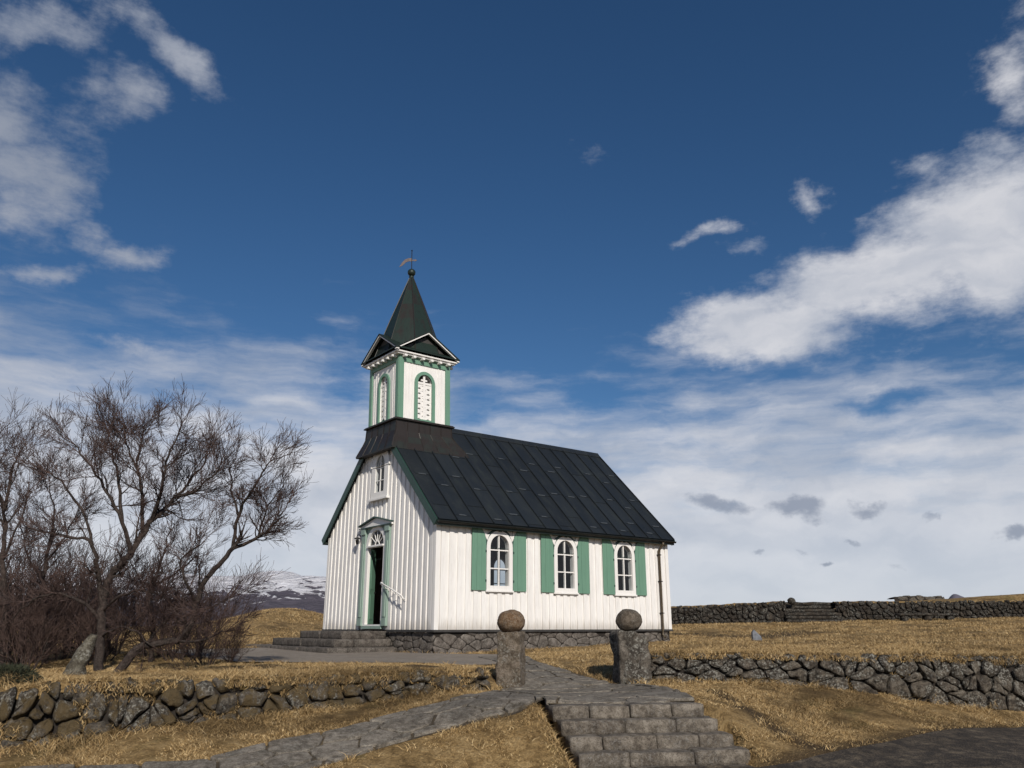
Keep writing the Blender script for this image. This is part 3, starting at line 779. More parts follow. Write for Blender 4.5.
def battens(mb, length, fn, topfn, blocks, pitch=0.27, w=0.145, th=0.034, start=0.10):
    c = start
    while c < length - 0.05:
        a, b_ = c, min(c + w, length)
        iv = [(0.0, None)]
        bl = sorted([x for x in (blocked(a, b_, *B) for B in blocks) if x])
        segs = []; z = -0.02
        for z0, z1 in bl:
            if z0 > z + .03: segs.append((z, z0, z0))
            z = z1
        segs.append((z, topfn(a), topfn(b_)))
        jit = random.uniform(-0.004, 0.004); mb.cur = random.random()
        for z0, ta, tb in segs:
            if min(ta, tb) <= z0 + .02: continue
            mb.prism([(a, z0), (b_, z0), (b_, tb), (a, ta)], 0.001, th + jit, fn)
        c += pitch
bt = wall
battens(bt, LEN, fS, lambda p: 2.98, [(c, 0.46, 1.06, GZS, 0.46) for c in WXC], start=0.13)
battens(bt, LEN, fB, lambda p: 2.98, [(c, 0.46, 1.06, GZS, 0.46) for c in WXC], start=0.13)
battens(bt, WID, fF, lambda p: roofz(p) - .10, [(3.32, 0.86, -0.1, 2.9, 0.25), (3.24, 0.52, 3.83, 4.83, 0.50)], start=0.135)
battens(bt, WID, fR, lambda p: roofz(p) - .10, [], start=0.135)
wall_o = wall.build('wall', M['white'], church, fix=False)
lin.build('interior_lining', M['wood'], wall_o, fix=False)
cb = MB()
for x0, x1, y0, y1 in ((-.045, .095, -.045, -.004), (-.045, -.004, -.004, .10), (-.045, .095, WID+.004, WID+.045), (-.045, -.004, WID-.10, WID+.004), (LEN-.095, LEN+.045, -.045, -.004), (LEN-.095, LEN+.045, WID+.004, WID+.045)):
    cb.box(x0, x1, y0, y1, -0.03, 2.9)
build_groups(cb, 'corner_board', M['trim'], church, lambda c: (c.x > 4, c.y > 3), bevel=0.006)
sk = MB()
sk.box(-.06, LEN + .06, -.07, -.046, -.06, .0); sk.box(-.07, -.046, -.05, 2.42, -.06, .0); sk.box(-.07, -.046, 4.22, WID+.05, -.06, .0); sk.box(-.06, LEN+.06, WID+.046, WID+.07, -.06, 0)
build_groups(sk, 'drip_board', M['ped'], church)

# foundation of coursed lava blocks
fo = MB(); fd = MB()
fd.box(0.02, LEN - .02, 0.02, WID - .02, -1.05, -0.02)
def found_face(length, fn, hh=0.95):
    seeds = jitter_grid(-.4, length + .4, -hh - .2, 0.2, 0.50, 0.19, 0.42)
    for s_, cell in zip(seeds, voronoi(seeds, 2.0, 20, (1.0, 0.6))):
        if not (0 < s_[0] < length and -hh < s_[1] < 0.0): continue
        cell = [(min(max(p, -.03), length + .03), min(max(q, -hh), -.035)) for p, q in cell]
        stone(fo, cell, fn, 0.028 * random.uniform(.7, 1.3), 0.007, amp=0.012, n=18, cr=.10)
found_face(LEN, lambda p, q, d: Vector((p, 0.03 - d, q))); found_face(WID, lambda p, q, d: Vector((0.03 - d, p, q))); found_face(WID, lambda p, q, d: Vector((LEN - .03 + d, p, q)))
fo_o = fo.build('foundation', M['found'], church, smooth=True)
fd.build('mortar_core', M['core'], fo_o)

# roof of standing seam sheets
rf = MB(); TH = 0.07
npan = 15; X0, X1 = -OG, LEN + OG
sl = math.sqrt(1 + K * K)
def roof_pt(sgn, x, s, lift):
    """s: horizontal distance from the ridge"""
    y = WID/2 + sgn * s; return Vector((x, y + sgn * lift * K / sl, RIDGE - K * s + lift / sl))
S1 = WID / 2 + OE
for sgn in (-1, 1):
    rf.cur = .3; rf.add([roof_pt(sgn, X0, 1.03, 0), roof_pt(sgn, -.02, 1.03, 0), roof_pt(sgn, -.02, S1, .012), roof_pt(sgn, X0, S1, .012)], [(0, 1, 2, 3)])
    for i in range(npan):
        xa = max(-.02, X0 + (X1 - X0) * i / npan); xb = X0 + (X1 - X0) * (i + 1) / npan
        cuts = sorted([0.0, S1] + [S1 * (k + random.uniform(-.1, .1) + (0.22 if i % 2 else 0)) / 3.4 for k in (1, 2, 3)])
        cuts = [c for c in cuts if 0 <= c <= S1]
        for k, (a, b_) in enumerate(zip(cuts[:-1], cuts[1:])):
            rf.cur = random.random() * .8; l0 = 0.0; l1 = 0.012
            rf.add([roof_pt(sgn, xa, a, l0), roof_pt(sgn, xb, a, l0), roof_pt(sgn, xb, b_, l1), roof_pt(sgn, xa, b_, l1), roof_pt(sgn, xa, b_, -.006), roof_pt(sgn, xb, b_, -.006)], [(0, 1, 2, 3), (3, 2, 5, 4)])
            if b_ < S1 and random.random() < .8:
                rf.cur = 1.0; xm = xa + random.uniform(.10, .22); rf.add([roof_pt(sgn, xm, b_ - .028, .013), roof_pt(sgn, xm + random.uniform(.18, .34), b_ - .028, .013), roof_pt(sgn, xm + .26, b_ + .012, .016), roof_pt(sgn, xm, b_ + .012, .016)], [(0, 1, 2, 3)])
    rf.cur = 0.2
    rf.add([roof_pt(sgn, -.02, 0, -TH), roof_pt(sgn, X1, 0, -TH), roof_pt(sgn, X1, S1, -TH), roof_pt(sgn, -.02, S1, -TH)], [(0, 1, 2, 3)]); rf.add([roof_pt(sgn, X0, 1.03, -TH), roof_pt(sgn, -.02, 1.03, -TH), roof_pt(sgn, -.02, S1, -TH), roof_pt(sgn, X0, S1, -TH)], [(0, 1, 2, 3)])
    for xx, s0_ in ((X0, 1.03), (X1, 0)): rf.add([roof_pt(sgn, xx, s0_, -TH), roof_pt(sgn, xx, S1, -TH), roof_pt(sgn, xx, S1, .012), roof_pt(sgn, xx, s0_, 0)], [(0, 1, 2, 3)])
    rf.add([roof_pt(sgn, X0, S1, -TH), roof_pt(sgn, X1, S1, -TH), roof_pt(sgn, X1, S1, .012), roof_pt(sgn, X0, S1, .012)], [(0, 1, 2, 3)])
sm = rf
for sgn in (-1, 1):
    for i in range(npan + 1):
        xx = X0 + .012 + (X1 - X0 - .024) * i / npan; hw = 0.013
        sm.cur = random.random() * .5
        jx = random.uniform(-.014, .014) if 0 < i < npan else 0; q = [roof_pt(sgn, xx + dx + (jx if s_ > 2 else -jx), s_, l) for s_ in ((0.02 if i else 1.05), S1) for dx, l in ((-hw, -.005), (hw, -.005), (hw, .048), (-hw, .048))]
        sm.add(q, [(0, 1, 2, 3), (7, 6, 5, 4), (0, 4, 5, 1), (1, 5, 6, 2), (2, 6, 7, 3), (3, 7, 4, 0)])
roof_o = rf.build('roof', M['roof'], church, fix=False)
rc = MB()
rc.prism([(-.13, -.13 * K * .98 + .02), (0, .035), (.13, -.13 * K * .98 + .02), (.13, -.13*K*.98 + .06), (0, .085), (-.13, -.13*K*.98 + .06)], X0 + 2.2, X1, lambda p, q, d: Vector((d, WID/2 + p, RIDGE + q)))
rc.build('ridge_cap', M['roof'], roof_o)
# bargeboards and eave boards
bg = MB()
for xa, xb in ((-OG - .035, -OG - .001), (LEN + OG + .001, LEN + OG + .035)):
    for sgn in (-1, 1):
        s0_ = 1.03 if xa < 0 else 0
        a = [roof_pt(sgn, 0, s0_, .01), roof_pt(sgn, 0, S1 + .02, .01), roof_pt(sgn, 0, S1 + .02, -.20), roof_pt(sgn, 0, s0_, -.20)]
        vs = [Vector((xa, p.y, p.z)) for p in a] + [Vector((xb, p.y, p.z)) for p in a]
        bg.add(vs, [(0, 1, 2, 3), (7, 6, 5, 4), (0, 4, 5, 1), (1, 5, 6, 2), (2, 6, 7, 3), (3, 7, 4, 0)])
build_groups(bg, 'bargeboard', M['dkgreen'], roof_o)
fs_ = MB()
ze = RIDGE - K * S1
fs_.box(-OG, LEN + OG, -OE + .002, -OE + .03, ze - .16, ze - .03); fs_.box(-OG, LEN + OG, WID + OE - .03, WID + OE - .002, ze - .16, ze - .03)
fs_.box(-OG, LEN + OG, -OE + .03, -.03, ze - .13, ze - .10); fs_.box(-OG, LEN + OG, WID + .03, WID + OE - .03, ze - .13, ze - .10)
build_groups(fs_, 'eave_board', M['eave'], roof_o, lambda c: c.y > 3)
gt = MB(); prof = [(math.cos(math.pi + math.pi*i/8) * .055, math.sin(math.pi + math.pi*i/8) * .055) for i in range(9)]
prof2 = prof + [(p * .86, q * .86) for p, q in prof[::-1]]
gt.prism(prof2, -OG, LEN + OG, lambda p, q, d: Vector((d, -OE - .052 + p, ze - .05 + q)))
gt.build('gutter', M['iron'], church)  # dark metal chosen to carry the eave shade in its colour
dp = MB(); dp.tube([(8.62, -OE - .05, ze - .11), (8.62, -OE - .05, ze - .17), (8.62, -.09, ze - .36), (8.62, -.09, 0.0), (8.62, -.09, -.16), (8.62, -.19, -.24)], 0.042, 10)
dp_o = dp.build('downpipe', M['pipe'], church, smooth=True)
cl = MB()
for z in (0.5, 1.5, 2.35): cl.box(8.56, 8.68, -.14, -.034, z - .015, z + .015)
build_groups(cl, 'pipe_bracket', M['iron'], dp_o)

# side windows (built once about their own centre, then copied)
def make_window():
    f = MB(); fn = lambda p, q, d: Vector((p, -d, q))
    n = 14
    f.ring(arch(0.455, 1.05, GZS, 0, n), arch(0.33, 1.17, GZS, 0, n), 0.037, 0.075, fn)
    f.ring(arch(0.40, 1.12, GZS, 0, n), arch(0.33, 1.17, GZS, 0, n), -0.11, 0.036, fn)
    f.box(-.018, .018, -.03, .03, GZ0, 2.585, Matrix.Translation((0, 0, 0)))
    for z in (1.64, 2.15): f.box(-.345, .345, -.028, .032, z - .016, z + .016)
    # little ears where the arch springs
    for s_ in (-1, 1):
        f.prism([(s_*.44, 2.40), (s_*.50, 2.50), (s_*.515, 2.58), (s_*.44, 2.56), (s_*.36, 2.57)], 0.036, 0.066, fn)
    w = f.build('window', M['trim'], church)
    p = MB(); p.panel(arch(0.345, 1.15, GZS, 0, n, .345), [], 0.008, fn); p.build('pane', M['glass'], w, fix=False)
    s_ = MB(); s_.box(-.48, .48, -.098, -.036, 1.0, 1.048)
    for k in range(4): s_.box(-.42 + k * .225, -.42 + k * .225 + .15, -.062, -.0362, .978, .9995)
    s_.build('sill', M['trim'], w, bevel=.005)
    h = MB(); h.ring(arch(0.52, 2.20, GZS, 0, n), arch(0.457, 2.205, GZS, 0, n), 0.037, 0.062, fn); h.box(-.5, .5, -.058, -.036, 2.70, 2.86)
    h.box(-.05, .05, -.10, -.063, 2.66, 2.80); h.build('hood_moulding', M['dkgreen'], w)  # the eave's shadow on the hood is put into this darker green
    return w
w0 = make_window(); w0.location = (WXC[0], 0, 0)
for c in WXC[1:]:
    w = copy_tree(w0, church); w.location = (c, 0, 0)
for c in WXC:
    w = copy_tree(w0, church); w.location = (c, WID, 0); w.rotation_euler = (0, 0, math.pi)
def make_shutter(sgn):
    """outer edge straight, inner top corner rounded to the arch"""
    ww = 0.475; top = 2.74; zs = 2.24; b_ = MB()
    x_in, x_out = sgn * 0.0, sgn * ww
    poly = [(x_in, 1.035), (x_out, 1.035), (x_out, top)]
    for i in range(9):
        t = math.pi/2 * i / 8; poly.append((sgn * (0.24 - 0.24 * math.sin(t)), zs + (top - zs) * math.cos(t)))
    fn = lambda p, q, d: Vector((p, -d, q))
    for k in range(3):
        xa, xb = sorted((sgn * (ww * k / 3 + (.0025 if k else 0)), sgn * (ww * (k + 1) / 3 - (.0025 if k < 2 else 0))))
        pk = clip(clip(poly, -1, 0, -xa), 1, 0, xb); b_.cur = random.random(); b_.prism(pk, 0.044, 0.072 + .003 * (k % 2), fn)
    for z in (1.24, 1.95): b_.box(min(0, sgn*ww) + .01, max(0, sgn*ww) - .01, -.045, -.040, z - .04, z + .04)
    s = b_.build('shutter', M['green'], church)
    h = MB()
    for z in (1.30, 2.10): h.box(min(sgn*-.012, sgn*.03), max(sgn*-.012, sgn*.03), -.082, -.0755, z - .03, z + .03)
    build_groups(h, 'hinge', M['dkgreen'], s)
    return s
sl_, sr_ = make_shutter(-1), make_shutter(1)
for i, c in enumerate(WXC):
    for s0, off in ((sl_, -.475), (sr_, .475)):
        s = s0 if i == 0 else copy_tree(s0, church)
        s.location = (c + off, 0, 0)

# gable window
g = MB(); n = 14; gc = 3.24
g.ring(arch(0.52, 3.83, 4.83, gc, n, .50), arch(0.28, 4.02, 4.83, gc, n, .33), 0.003, 0.075, fF)
g.ring(arch(0.33, 3.96, 4.83, gc, n, .36), arch(0.28, 4.02, 4.83, gc, n, .33), -0.03, 0.002, fF)
g.box(-.055, -.025, gc - .017, gc + .017, 4.0, 5.15)
for z in (4.37, 4.76): g.box(-.053, -.028, gc - .29, gc + .29, z - .012, z + .012)
gw = g.build('gable_window', M['trim'], church)
p = MB(); p.panel(arch(0.30, 3.99, 4.83, gc, n, .34), [], 0.038, fF); p.build('pane', M['glass'], gw, fix=False)
s_ = MB(); s_.box(-.14, -.004, gc - .60, gc + .60, 3.765, 3.828); s_.build('sill', M['trim'], gw, bevel=.005)
h = MB(); h.ring(arch(0.585, 4.80, 4.83, gc, n, .565), arch(0.522, 4.801, 4.83, gc, n, .502), .036, .09, fF); h.build('hood_moulding', M['trim'], gw)

# doorway
dc = 3.32; d = MB()
d.ring(arch(0.62, 0.10, 2.42, dc, n, .58), arch(0.475, 0.14, 2.42, dc, n, .455), 0.003, 0.05, fF)
d.ring(arch(0.525, 0.10, 2.42, dc, n, .50), arch(0.475, 0.14, 2.42, dc, n, .455), -0.045, 0.002, fF)
door = d.build('door_frame', M['trim'], church)
t = MB(); t.panel([(dc-.86, 2.0), (dc+.86, 2.0), (dc+.86, 2.99), (dc-.86, 2.99)], [arch(0.60, 2.001, 2.42, dc, n, .56)], .03, fF)
t.build('spandrel', M['palegreen'], door, fix=False)
t = MB()
for y0, y1 in ((dc - .86, dc - .625), (dc + .625, dc + .86)):
    t.box(-.085, -.004, y0, y1, 0.10, 2.96); t.box(-.115, -.0851, y0 + .05, y1 - .05, 0.35, 2.5)
    t.box(-.11, -.0852, y0 - .01, y1 + .01, .10, .32); t.box(-.12, -.0853, y0 - .015, y1 + .015, 2.78, 2.96)
build_groups(t, 'pilaster', M['palegreen'], door, lambda c: c.y > dc, bevel=.005)
t = MB(); t.box(-.035, .04, dc - .49, dc + .49, 2.36, 2.44); t.box(-.10, -.0352, dc - .50, dc + .50, 2.375, 2.42)
for a in (36, 63, 90, 117, 144):
    ca, sa = math.cos(R(a)), math.sin(R(a)); t.tube([(0.0, dc + .10*ca, 2.44 + .09*sa), (0.0, dc + .46*ca, 2.42 + .44*sa)], .013, 6)
t.tube([(0.0, dc + .13*math.cos(R(a)), 2.43 + .12*math.sin(R(a))) for a in range(0, 181, 20)], .015, 6)
fl = t.build('fanlight', M['trim'], door)
p = MB(); p.panel(arch(0.485, 2.43, 2.435, dc, n, .455), [], -.02, fF); p.build('pane', M['glass'], fl, fix=False)
t = MB(); z0 = 2.965
t.prism([(-.98, z0), (.98, z0), (.98, z0 + .06), (0, z0 + .27), (-.98, z0 + .06)], 0.036, 0.09, lambda p, q, dd: Vector((-dd, dc + p, q)))
pd = t.build('pediment', M['trim'], door)
t = MB()
for s_ in (-1, 1):
    t.prism([(s_*1.0, z0 + .062), (0, z0 + .274), (0, z0 + .312), (s_*1.0, z0 + .098)], 0.036, 0.17, lambda p, q, dd: Vector((-dd, dc + p, q)))
t.box(-.14, -.0905, dc - .98, dc + .98, z0 - .005, z0 + .022)
t.build('pediment_cornice', M['dkgreen'], pd)
t = MB(); t.box(-.10, .14, dc - .60, dc + .60, 0.02, 0.098); t.build('threshold', M['palegreen'], door)
def leaf(sgn):
    b_ = MB(); Mx = Matrix.Translation((0.055, dc + sgn * .485, 0)) @ Matrix.Rotation(sgn * R(41), 4, 'Z')
    b_.box(0.0, 0.42, -.022, .022, 0.15, 2.34, Mx)
    for z0_, z1_ in ((.28, 1.0), (1.15, 2.2)): b_.box(0.07, 0.35, -.032, .032, z0_, z1_, Mx)
    o = b_.build('door_leaf', M['green'], door, bevel=.006)
    k = MB(); k.box(0.37, .40, -.075, .075, 1.05, 1.09, Mx); k.build('handle', M['iron'], o)
leaf(1); leaf(-1)
# white hand rail fixed to the wall beside the door
r_ = MB(); pts = [(-.16, 2.70, 1.28), (-.20, 2.55, 1.27), (-.20, 1.95, 1.08), (-.20, 1.42, .90), (-.19, 1.36, .84), (-.16, 1.37, .78)]
r_.tube(pts, 0.019, 8); r_.tube([(-.11, 2.70, 1.28), (-.16, 2.70, 1.28)], .04, 8)
hr = r_.build('handrail', M['trim'], church, smooth=True)
r_ = MB()
for y, z in ((2.45, 1.24), (2.12, 1.13), (1.80, 1.03), (1.50, .93)):
    r_.tube([(-.20, y, z - .02), (-.13, y, z - .10), (-.035, y, z - .12)], .010, 6); r_.box(-.05, -.03, y - .035, y + .035, z - .17, z - .07)
build_groups(r_, 'rail_bracket', M['trim'], hr, lambda c: round((c.y - .1) / .32))
# lantern beside the door
r_ = MB(); ly, lz = 4.33, 2.74
r_.tube([(-.03, ly, lz), (-.10, ly, lz + .10), (-.16, ly, lz + .05), (-.16, ly, lz - .02)], .012, 6)
lt = r_.build('wall_lantern', M['iron'], church)
r_ = MB(); r_.lathe([(0.0, lz), (.09, lz - .03), (.10, lz - .06), (.06, lz - .065)], -.16, ly, 10); r_.lathe([(.045, lz - .20), (.065, lz - .08)], -.16, ly, 6); r_.lathe([(0, lz - .24), (.05, lz - .20)], -.16, ly, 6)
r_.build('lamp_glass', M['iron'], lt)

# ---- tower: leans a hair, as the old one does
LEANX, LEANY = -.79 * .020, .61 * .020
def lean(mb):
    mb.v = [(x + LEANX * max(0, z - 6), y + LEANY * max(0, z - 6), z) for x, y, z in mb.v]; return mb
TX0, TX1, TY = 0.02, 1.84, 3.30; THW = 0.915
def frustum(mb, secs, npx=4, npy=4):
    """stacked rectangular sections (z, x0, x1, y0, y1) cut into sheets"""
    for (za, ax0, ax1, ay0, ay1), (zb, bx0, bx1, by0, by1) in zip(secs[:-1], secs[1:]):
        def q(lo, hi, n, fa, fb):
            for i in range(n):
                s0, s1 = i / n, (i + 1) / n; mb.cur = random.random()
                mb.add([fa(s0), fa(s1), fb(s1), fb(s0)], [(0, 1, 2, 3)])
        q(0, 1, npx, lambda s: (ax0 + (ax1-ax0)*s, ay0, za), lambda s: (bx0 + (bx1-bx0)*s, by0, zb))
        q(0, 1, npx, lambda s: (ax1 - (ax1-ax0)*s, ay1, za), lambda s: (bx1 - (bx1-bx0)*s, by1, zb))
        q(0, 1, npy, lambda s: (ax0, ay1 - (ay1-ay0)*s, za), lambda s: (bx0, by1 - (by1-by0)*s, zb))
        q(0, 1, npy, lambda s: (ax1, ay0 + (ay1-ay0)*s, za), lambda s: (bx1, by0 + (by1-by0)*s, zb))
t = MB()
secs = [(5.20, -.30, 2.5, TY - 1.16, TY + 1.16), (5.24, -.30, 2.45, TY - 1.16, TY + 1.16), (5.42, -.23, 2.32, TY - 1.09, TY + 1.09), (5.62, -.15, 2.12, TY - 1.01, TY + 1.01), (5.80, -.09, 1.95, TY - .965, TY + .965), (6.13, -.07, 1.93, TY - .955, TY + .955)]
frustum(t, secs, 5, 5)
t.add([(-.28, TY-1.14, 5.205), (2.4, TY-1.14, 5.205), (2.4, TY+1.14, 5.205), (-.28, TY+1.14, 5.205)], [(0, 1, 2, 3)])
t.cur = .1
for i in range(6):
    f_ = i / 5
    for k in range(1, 5):
        za, ax0, ax1, ay0, ay1 = secs[k]; zb, bx0, bx1, by0, by1 = secs[k + 1]
        for pa, pb in (((ax0 + (ax1-ax0)*f_, ay0 - .004, za), (bx0 + (bx1-bx0)*f_, by0 - .004, zb)), ((ax0 - .004, ay0 + (ay1-ay0)*f_, za), (bx0 - .004, by0 + (by1-by0)*f_, zb))):
            t.tube([pa, pb], .013, 4)
tb = t.build('tower_base', M['copper'], church)
t = MB(); t.box(-.15, 2.01, TY - 1.03, TY + 1.03, 6.128, 6.17); t.box(-.12, 1.98, TY - 1.0, TY + 1.0, 6.171, 6.20); t.build('base_ledge', M['copper'], tb, bevel=.008)

tx = (TX0 + TX1) / 2; thx = (TX1 - TX0) / 2
faces = [(lambda p, q, d: Vector((tx + p, TY - THW - d, q)), thx), (lambda p, q, d: Vector((TX0 - d, TY - p, q)), THW), (lambda p, q, d: Vector((tx - p, TY + THW + d, q)), thx), (lambda p, q, d: Vector((TX1 + d, TY + p, q)), THW)]
TZ0, TZ1 = 6.20, 8.22; WS = 7.42
t = MB(); bt2 = t
for fn, hw in faces:
    t.panel([(-hw, TZ0), (hw, TZ0), (hw, TZ1), (-hw, TZ1)], [arch(0.27, TZ0 + .06, WS, 0, 12, .30)], 0, fn)
    t.reveal(arch(0.27, TZ0 + .06, WS, 0, 12, .30), 0, -.12, fn)
    c = -hw + .2
    while c < hw - .2:
        if abs(c) > .40: bt2.prism([(c, TZ0), (c + .05, TZ0), (c + .05, TZ1 - .2), (c, TZ1 - .2)], .001, .012, fn)
        c += .12
tw = lean(t).build('belfry', M['white'], church, fix=False)
t = MB(); t2 = MB(); t3 = MB(); t4 = MB(); t5 = MB()
for fn, hw in faces:
    e_ = .022 if fn in (faces[0][0], faces[2][0]) else 0
    t.prism([(-hw - .022, TZ0), (-hw + .14, TZ0), (-hw + .14, TZ1), (-hw - .022, TZ1)], .0015, .045 + (.0 if e_ else .003), fn); t.prism([(hw - .14, TZ0), (hw + .022, TZ0), (hw + .022, TZ1), (hw - .14, TZ1)], .0015, .045 + (.0 if e_ else .003), fn)
    t.prism([(-hw + .142, TZ1 - .19), (hw - .142, TZ1 - .19), (hw - .142, TZ1), (-hw + .142, TZ1)], .0015, .04, fn)
    t2.ring(arch(0.37, TZ0 + .005, WS, 0, 14, .40), arch(0.265, TZ0 + .055, WS, 0, 14, .30), .002, .055, fn)
    # fretwork screen: cross above, lattice below
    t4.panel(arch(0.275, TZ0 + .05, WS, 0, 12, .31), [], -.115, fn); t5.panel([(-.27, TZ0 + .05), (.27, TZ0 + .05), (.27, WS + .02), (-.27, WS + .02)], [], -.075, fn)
    z0_, z1_ = TZ0 + .06, WS + .03
    t3.prism([(-.035, z0_), (.035, z0_), (.035, WS + .29), (-.035, WS + .29)], -.045, -.01, fn)
    t3.prism([(-.11, WS + .10), (.11, WS + .10), (.11, WS + .155), (-.11, WS + .155)], -.044, -.012, fn)
    t3.prism([(-.27, z1_ - .04), (.27, z1_ - .04), (.27, z1_ + .03), (-.27, z1_ + .03)], -.046, -.014, fn)
    for i in range(-4, 9):
        zz = z0_ + i * .165
        for sg in (-1, 1):
            a = [(-.27 * sg, zz), (-.27 * sg, zz + .098), (.27 * sg, zz + .098 + .27), (.27 * sg, zz + .27)]
            lo = clip(clip(a, 0, -1, -z0_), 0, 1, z1_)
            if len(lo) >= 3: t3.prism(lo, -.06 + .002 * sg, -.03 + .002 * sg, fn)
    for k in range(4):
        zz = z0_ + .15 + k * .28; t3.prism([(0, zz - .08), (.06, zz), (0, zz + .08), (-.06, zz)], -.028, -.008, fn)
FK = lambda c: (abs(c.x - tx) > abs(c.y - TY), (c.x - tx) + (c.y - TY) > 0)
build_groups(lean(t), 'corner_board', M['green'], tw, bevel=.004)
build_groups(lean(t2), 'window_arch', M['green'], tw)
build_groups(lean(t3), 'fretwork_screen', M['trim'], tw, FK)
build_groups(lean(t4), 'dark_backing', M['ped'], tw, fix=False)  # dark sheets stand in for the shade inside the belfry openings
build_groups(lean(t5), 'louvre_board', M['palegrey'], tw, fix=False)

# cornice with brackets, four gables, spire
HC = 1.125
t = MB()
def slab(mb, hx, z0, z1): mb.box(tx - hx, tx + hx, TY - hx, TY + hx, z0, z1)
slab(t, HC - .06, 8.222, 8.27); slab(t, HC, 8.271, 8.315)
cn = lean(t).build('cornice', M['trim'], church, bevel=.004)
t = MB()
for sx, sy in ((0, -1), (0, 1), (-1, 0), (1, 0)):
    for i in range(6):
        o_ = -.80 + i * .32
        if sx == 0: t.box(tx + o_ - .045, tx + o_ + .045, TY + sy * (THW + .02) - .11 - (.09 if sy < 0 else -.09), TY + sy * (THW + .02) + .11 - (.09 if sy < 0 else -.09), 8.15, 8.221)
        else: t.box(tx + sx * (thx + .02) - .11 + .09 * sx, tx + sx * (thx + .02) + .11 + .09 * sx, TY + o_ - .045, TY + o_ + .045, 8.15, 8.221)
build_groups(lean(t), 'bracket', M['trim'], cn, bevel=.006)
GA = 9.06; GB = 8.317
dirs = [Matrix.Rotation(R(a), 4, 'Z') for a in (0, 90, 180, 270)]
t = MB(); t2 = MB(); t3 = MB()
for D in dirs:
    Tm = Matrix.Translation((tx, TY, 0)) @ D
    fn = lambda p, q, dd, Tm=Tm: Tm @ Vector((p, -dd, q))
    t.prism([(-HC + .05, GB), (HC - .05, GB), (0, GA - .07)], 0.5, HC - .16, fn)                     # recessed tympanum
    for s_ in (-1, 1):
        t2.prism([(s_*(HC + .05), GB - .005), (s_*(HC + .05), GB + .03), (0, GA + .025), (0, GA - .015)], HC - .05, HC + .03, fn)   # raking trim
        t3.prism([(s_*(HC + .06), GB + .051), (s_*(HC + .06), GB + .085), (0, GA + .075), (0, GA + .036)], 0.0, HC + .05, fn)   # small roof
for gb in build_groups(lean(t), 'gable', M['ped'], church): pass
build_groups(lean(t2), 'raking_trim', M['trim'], cn); build_groups(lean(t3), 'gable_roof', M['spire'], cn)
t = MB(); prof = [(1.20, 8.33), (1.10, 8.62), (0.93, 9.12), (0.72, 9.70), (0.50, 10.28), (0.285, 10.84), (0.075, 11.38), (0.07, 11.44)]
n8 = 8
for (ra, za), (rb, zb) in zip(prof[:-1], prof[1:]):
    for k in range(n8):
        a0 = 2*math.pi*(k+.5)/n8 ; a1 = 2*math.pi*(k+1.5)/n8; t.cur = random.random()
        t.add([(tx + ra*math.cos(a0), TY + ra*math.sin(a0), za), (tx + ra*math.cos(a1), TY + ra*math.sin(a1), za), (tx + rb*math.cos(a1), TY + rb*math.sin(a1), zb), (tx + rb*math.cos(a0), TY + rb*math.sin(a0), zb)], [(0, 1, 2, 3)])
sp = lean(t).build('spire', M['spire'], church, fix=False)
t = MB()
for k in range(n8):
    a0 = 2*math.pi*(k+.5)/n8; t.cur = random.random(); t.tube([(tx + r_ * math.cos(a0), TY + r_ * math.sin(a0), z_) for r_, z_ in prof[:-1]], .018, 5)
lean(t).build('hip_seam', M['copper'], sp)
t = MB(); t.lathe([(.07, 11.40), (.09, 11.44), (.06, 11.47)], tx, TY, 16)
t.lathe([(.001 + .135 * math.sin(math.pi * i / 14), 11.60 - .135 * math.cos(math.pi * i / 14)) for i in range(15)], tx, TY, 20)
fin = lean(t).build('finial_ball', M['spire'], sp, smooth=True)
t = MB(); t.tube([(tx, TY, 11.72), (tx, TY, 12.40)], .014, 8); t.lathe([(.001, 12.38), (.03, 12.42), (.001, 12.46)], tx, TY, 8)
vn = lean(t).build('weathervane', M['iron'], church)
# the vane swings in the image-left direction: -0.79, 0.61 in church axes
vd = Vector((-.79, .61, 0)); vp = lambda a, z: Vector((tx, TY, 0)) + vd * a * .85 + Vector((0, 0, 12.06 + (z - 12.06) * .8)); nr = Vector((.61, .79, 0))
t = MB(); fnv = lambda p, q, dd: vp(p, q) + nr * dd
t.prism([(.0, 12.00), (.10, 12.02), (.24, 11.96), (.36, 11.82), (.50, 11.74), (.40, 11.94), (.27, 12.10), (.12, 12.16), (.0, 12.16)], -.008, .008, fnv)
t.prism([(-.22, 12.06), (-.12, 12.12), (-.12, 12.09), (0, 12.09), (0, 12.03), (-.12, 12.03), (-.12, 12.00)], -.008, .008, fnv)
lean(t).build('vane_blade', M['vane'], vn)

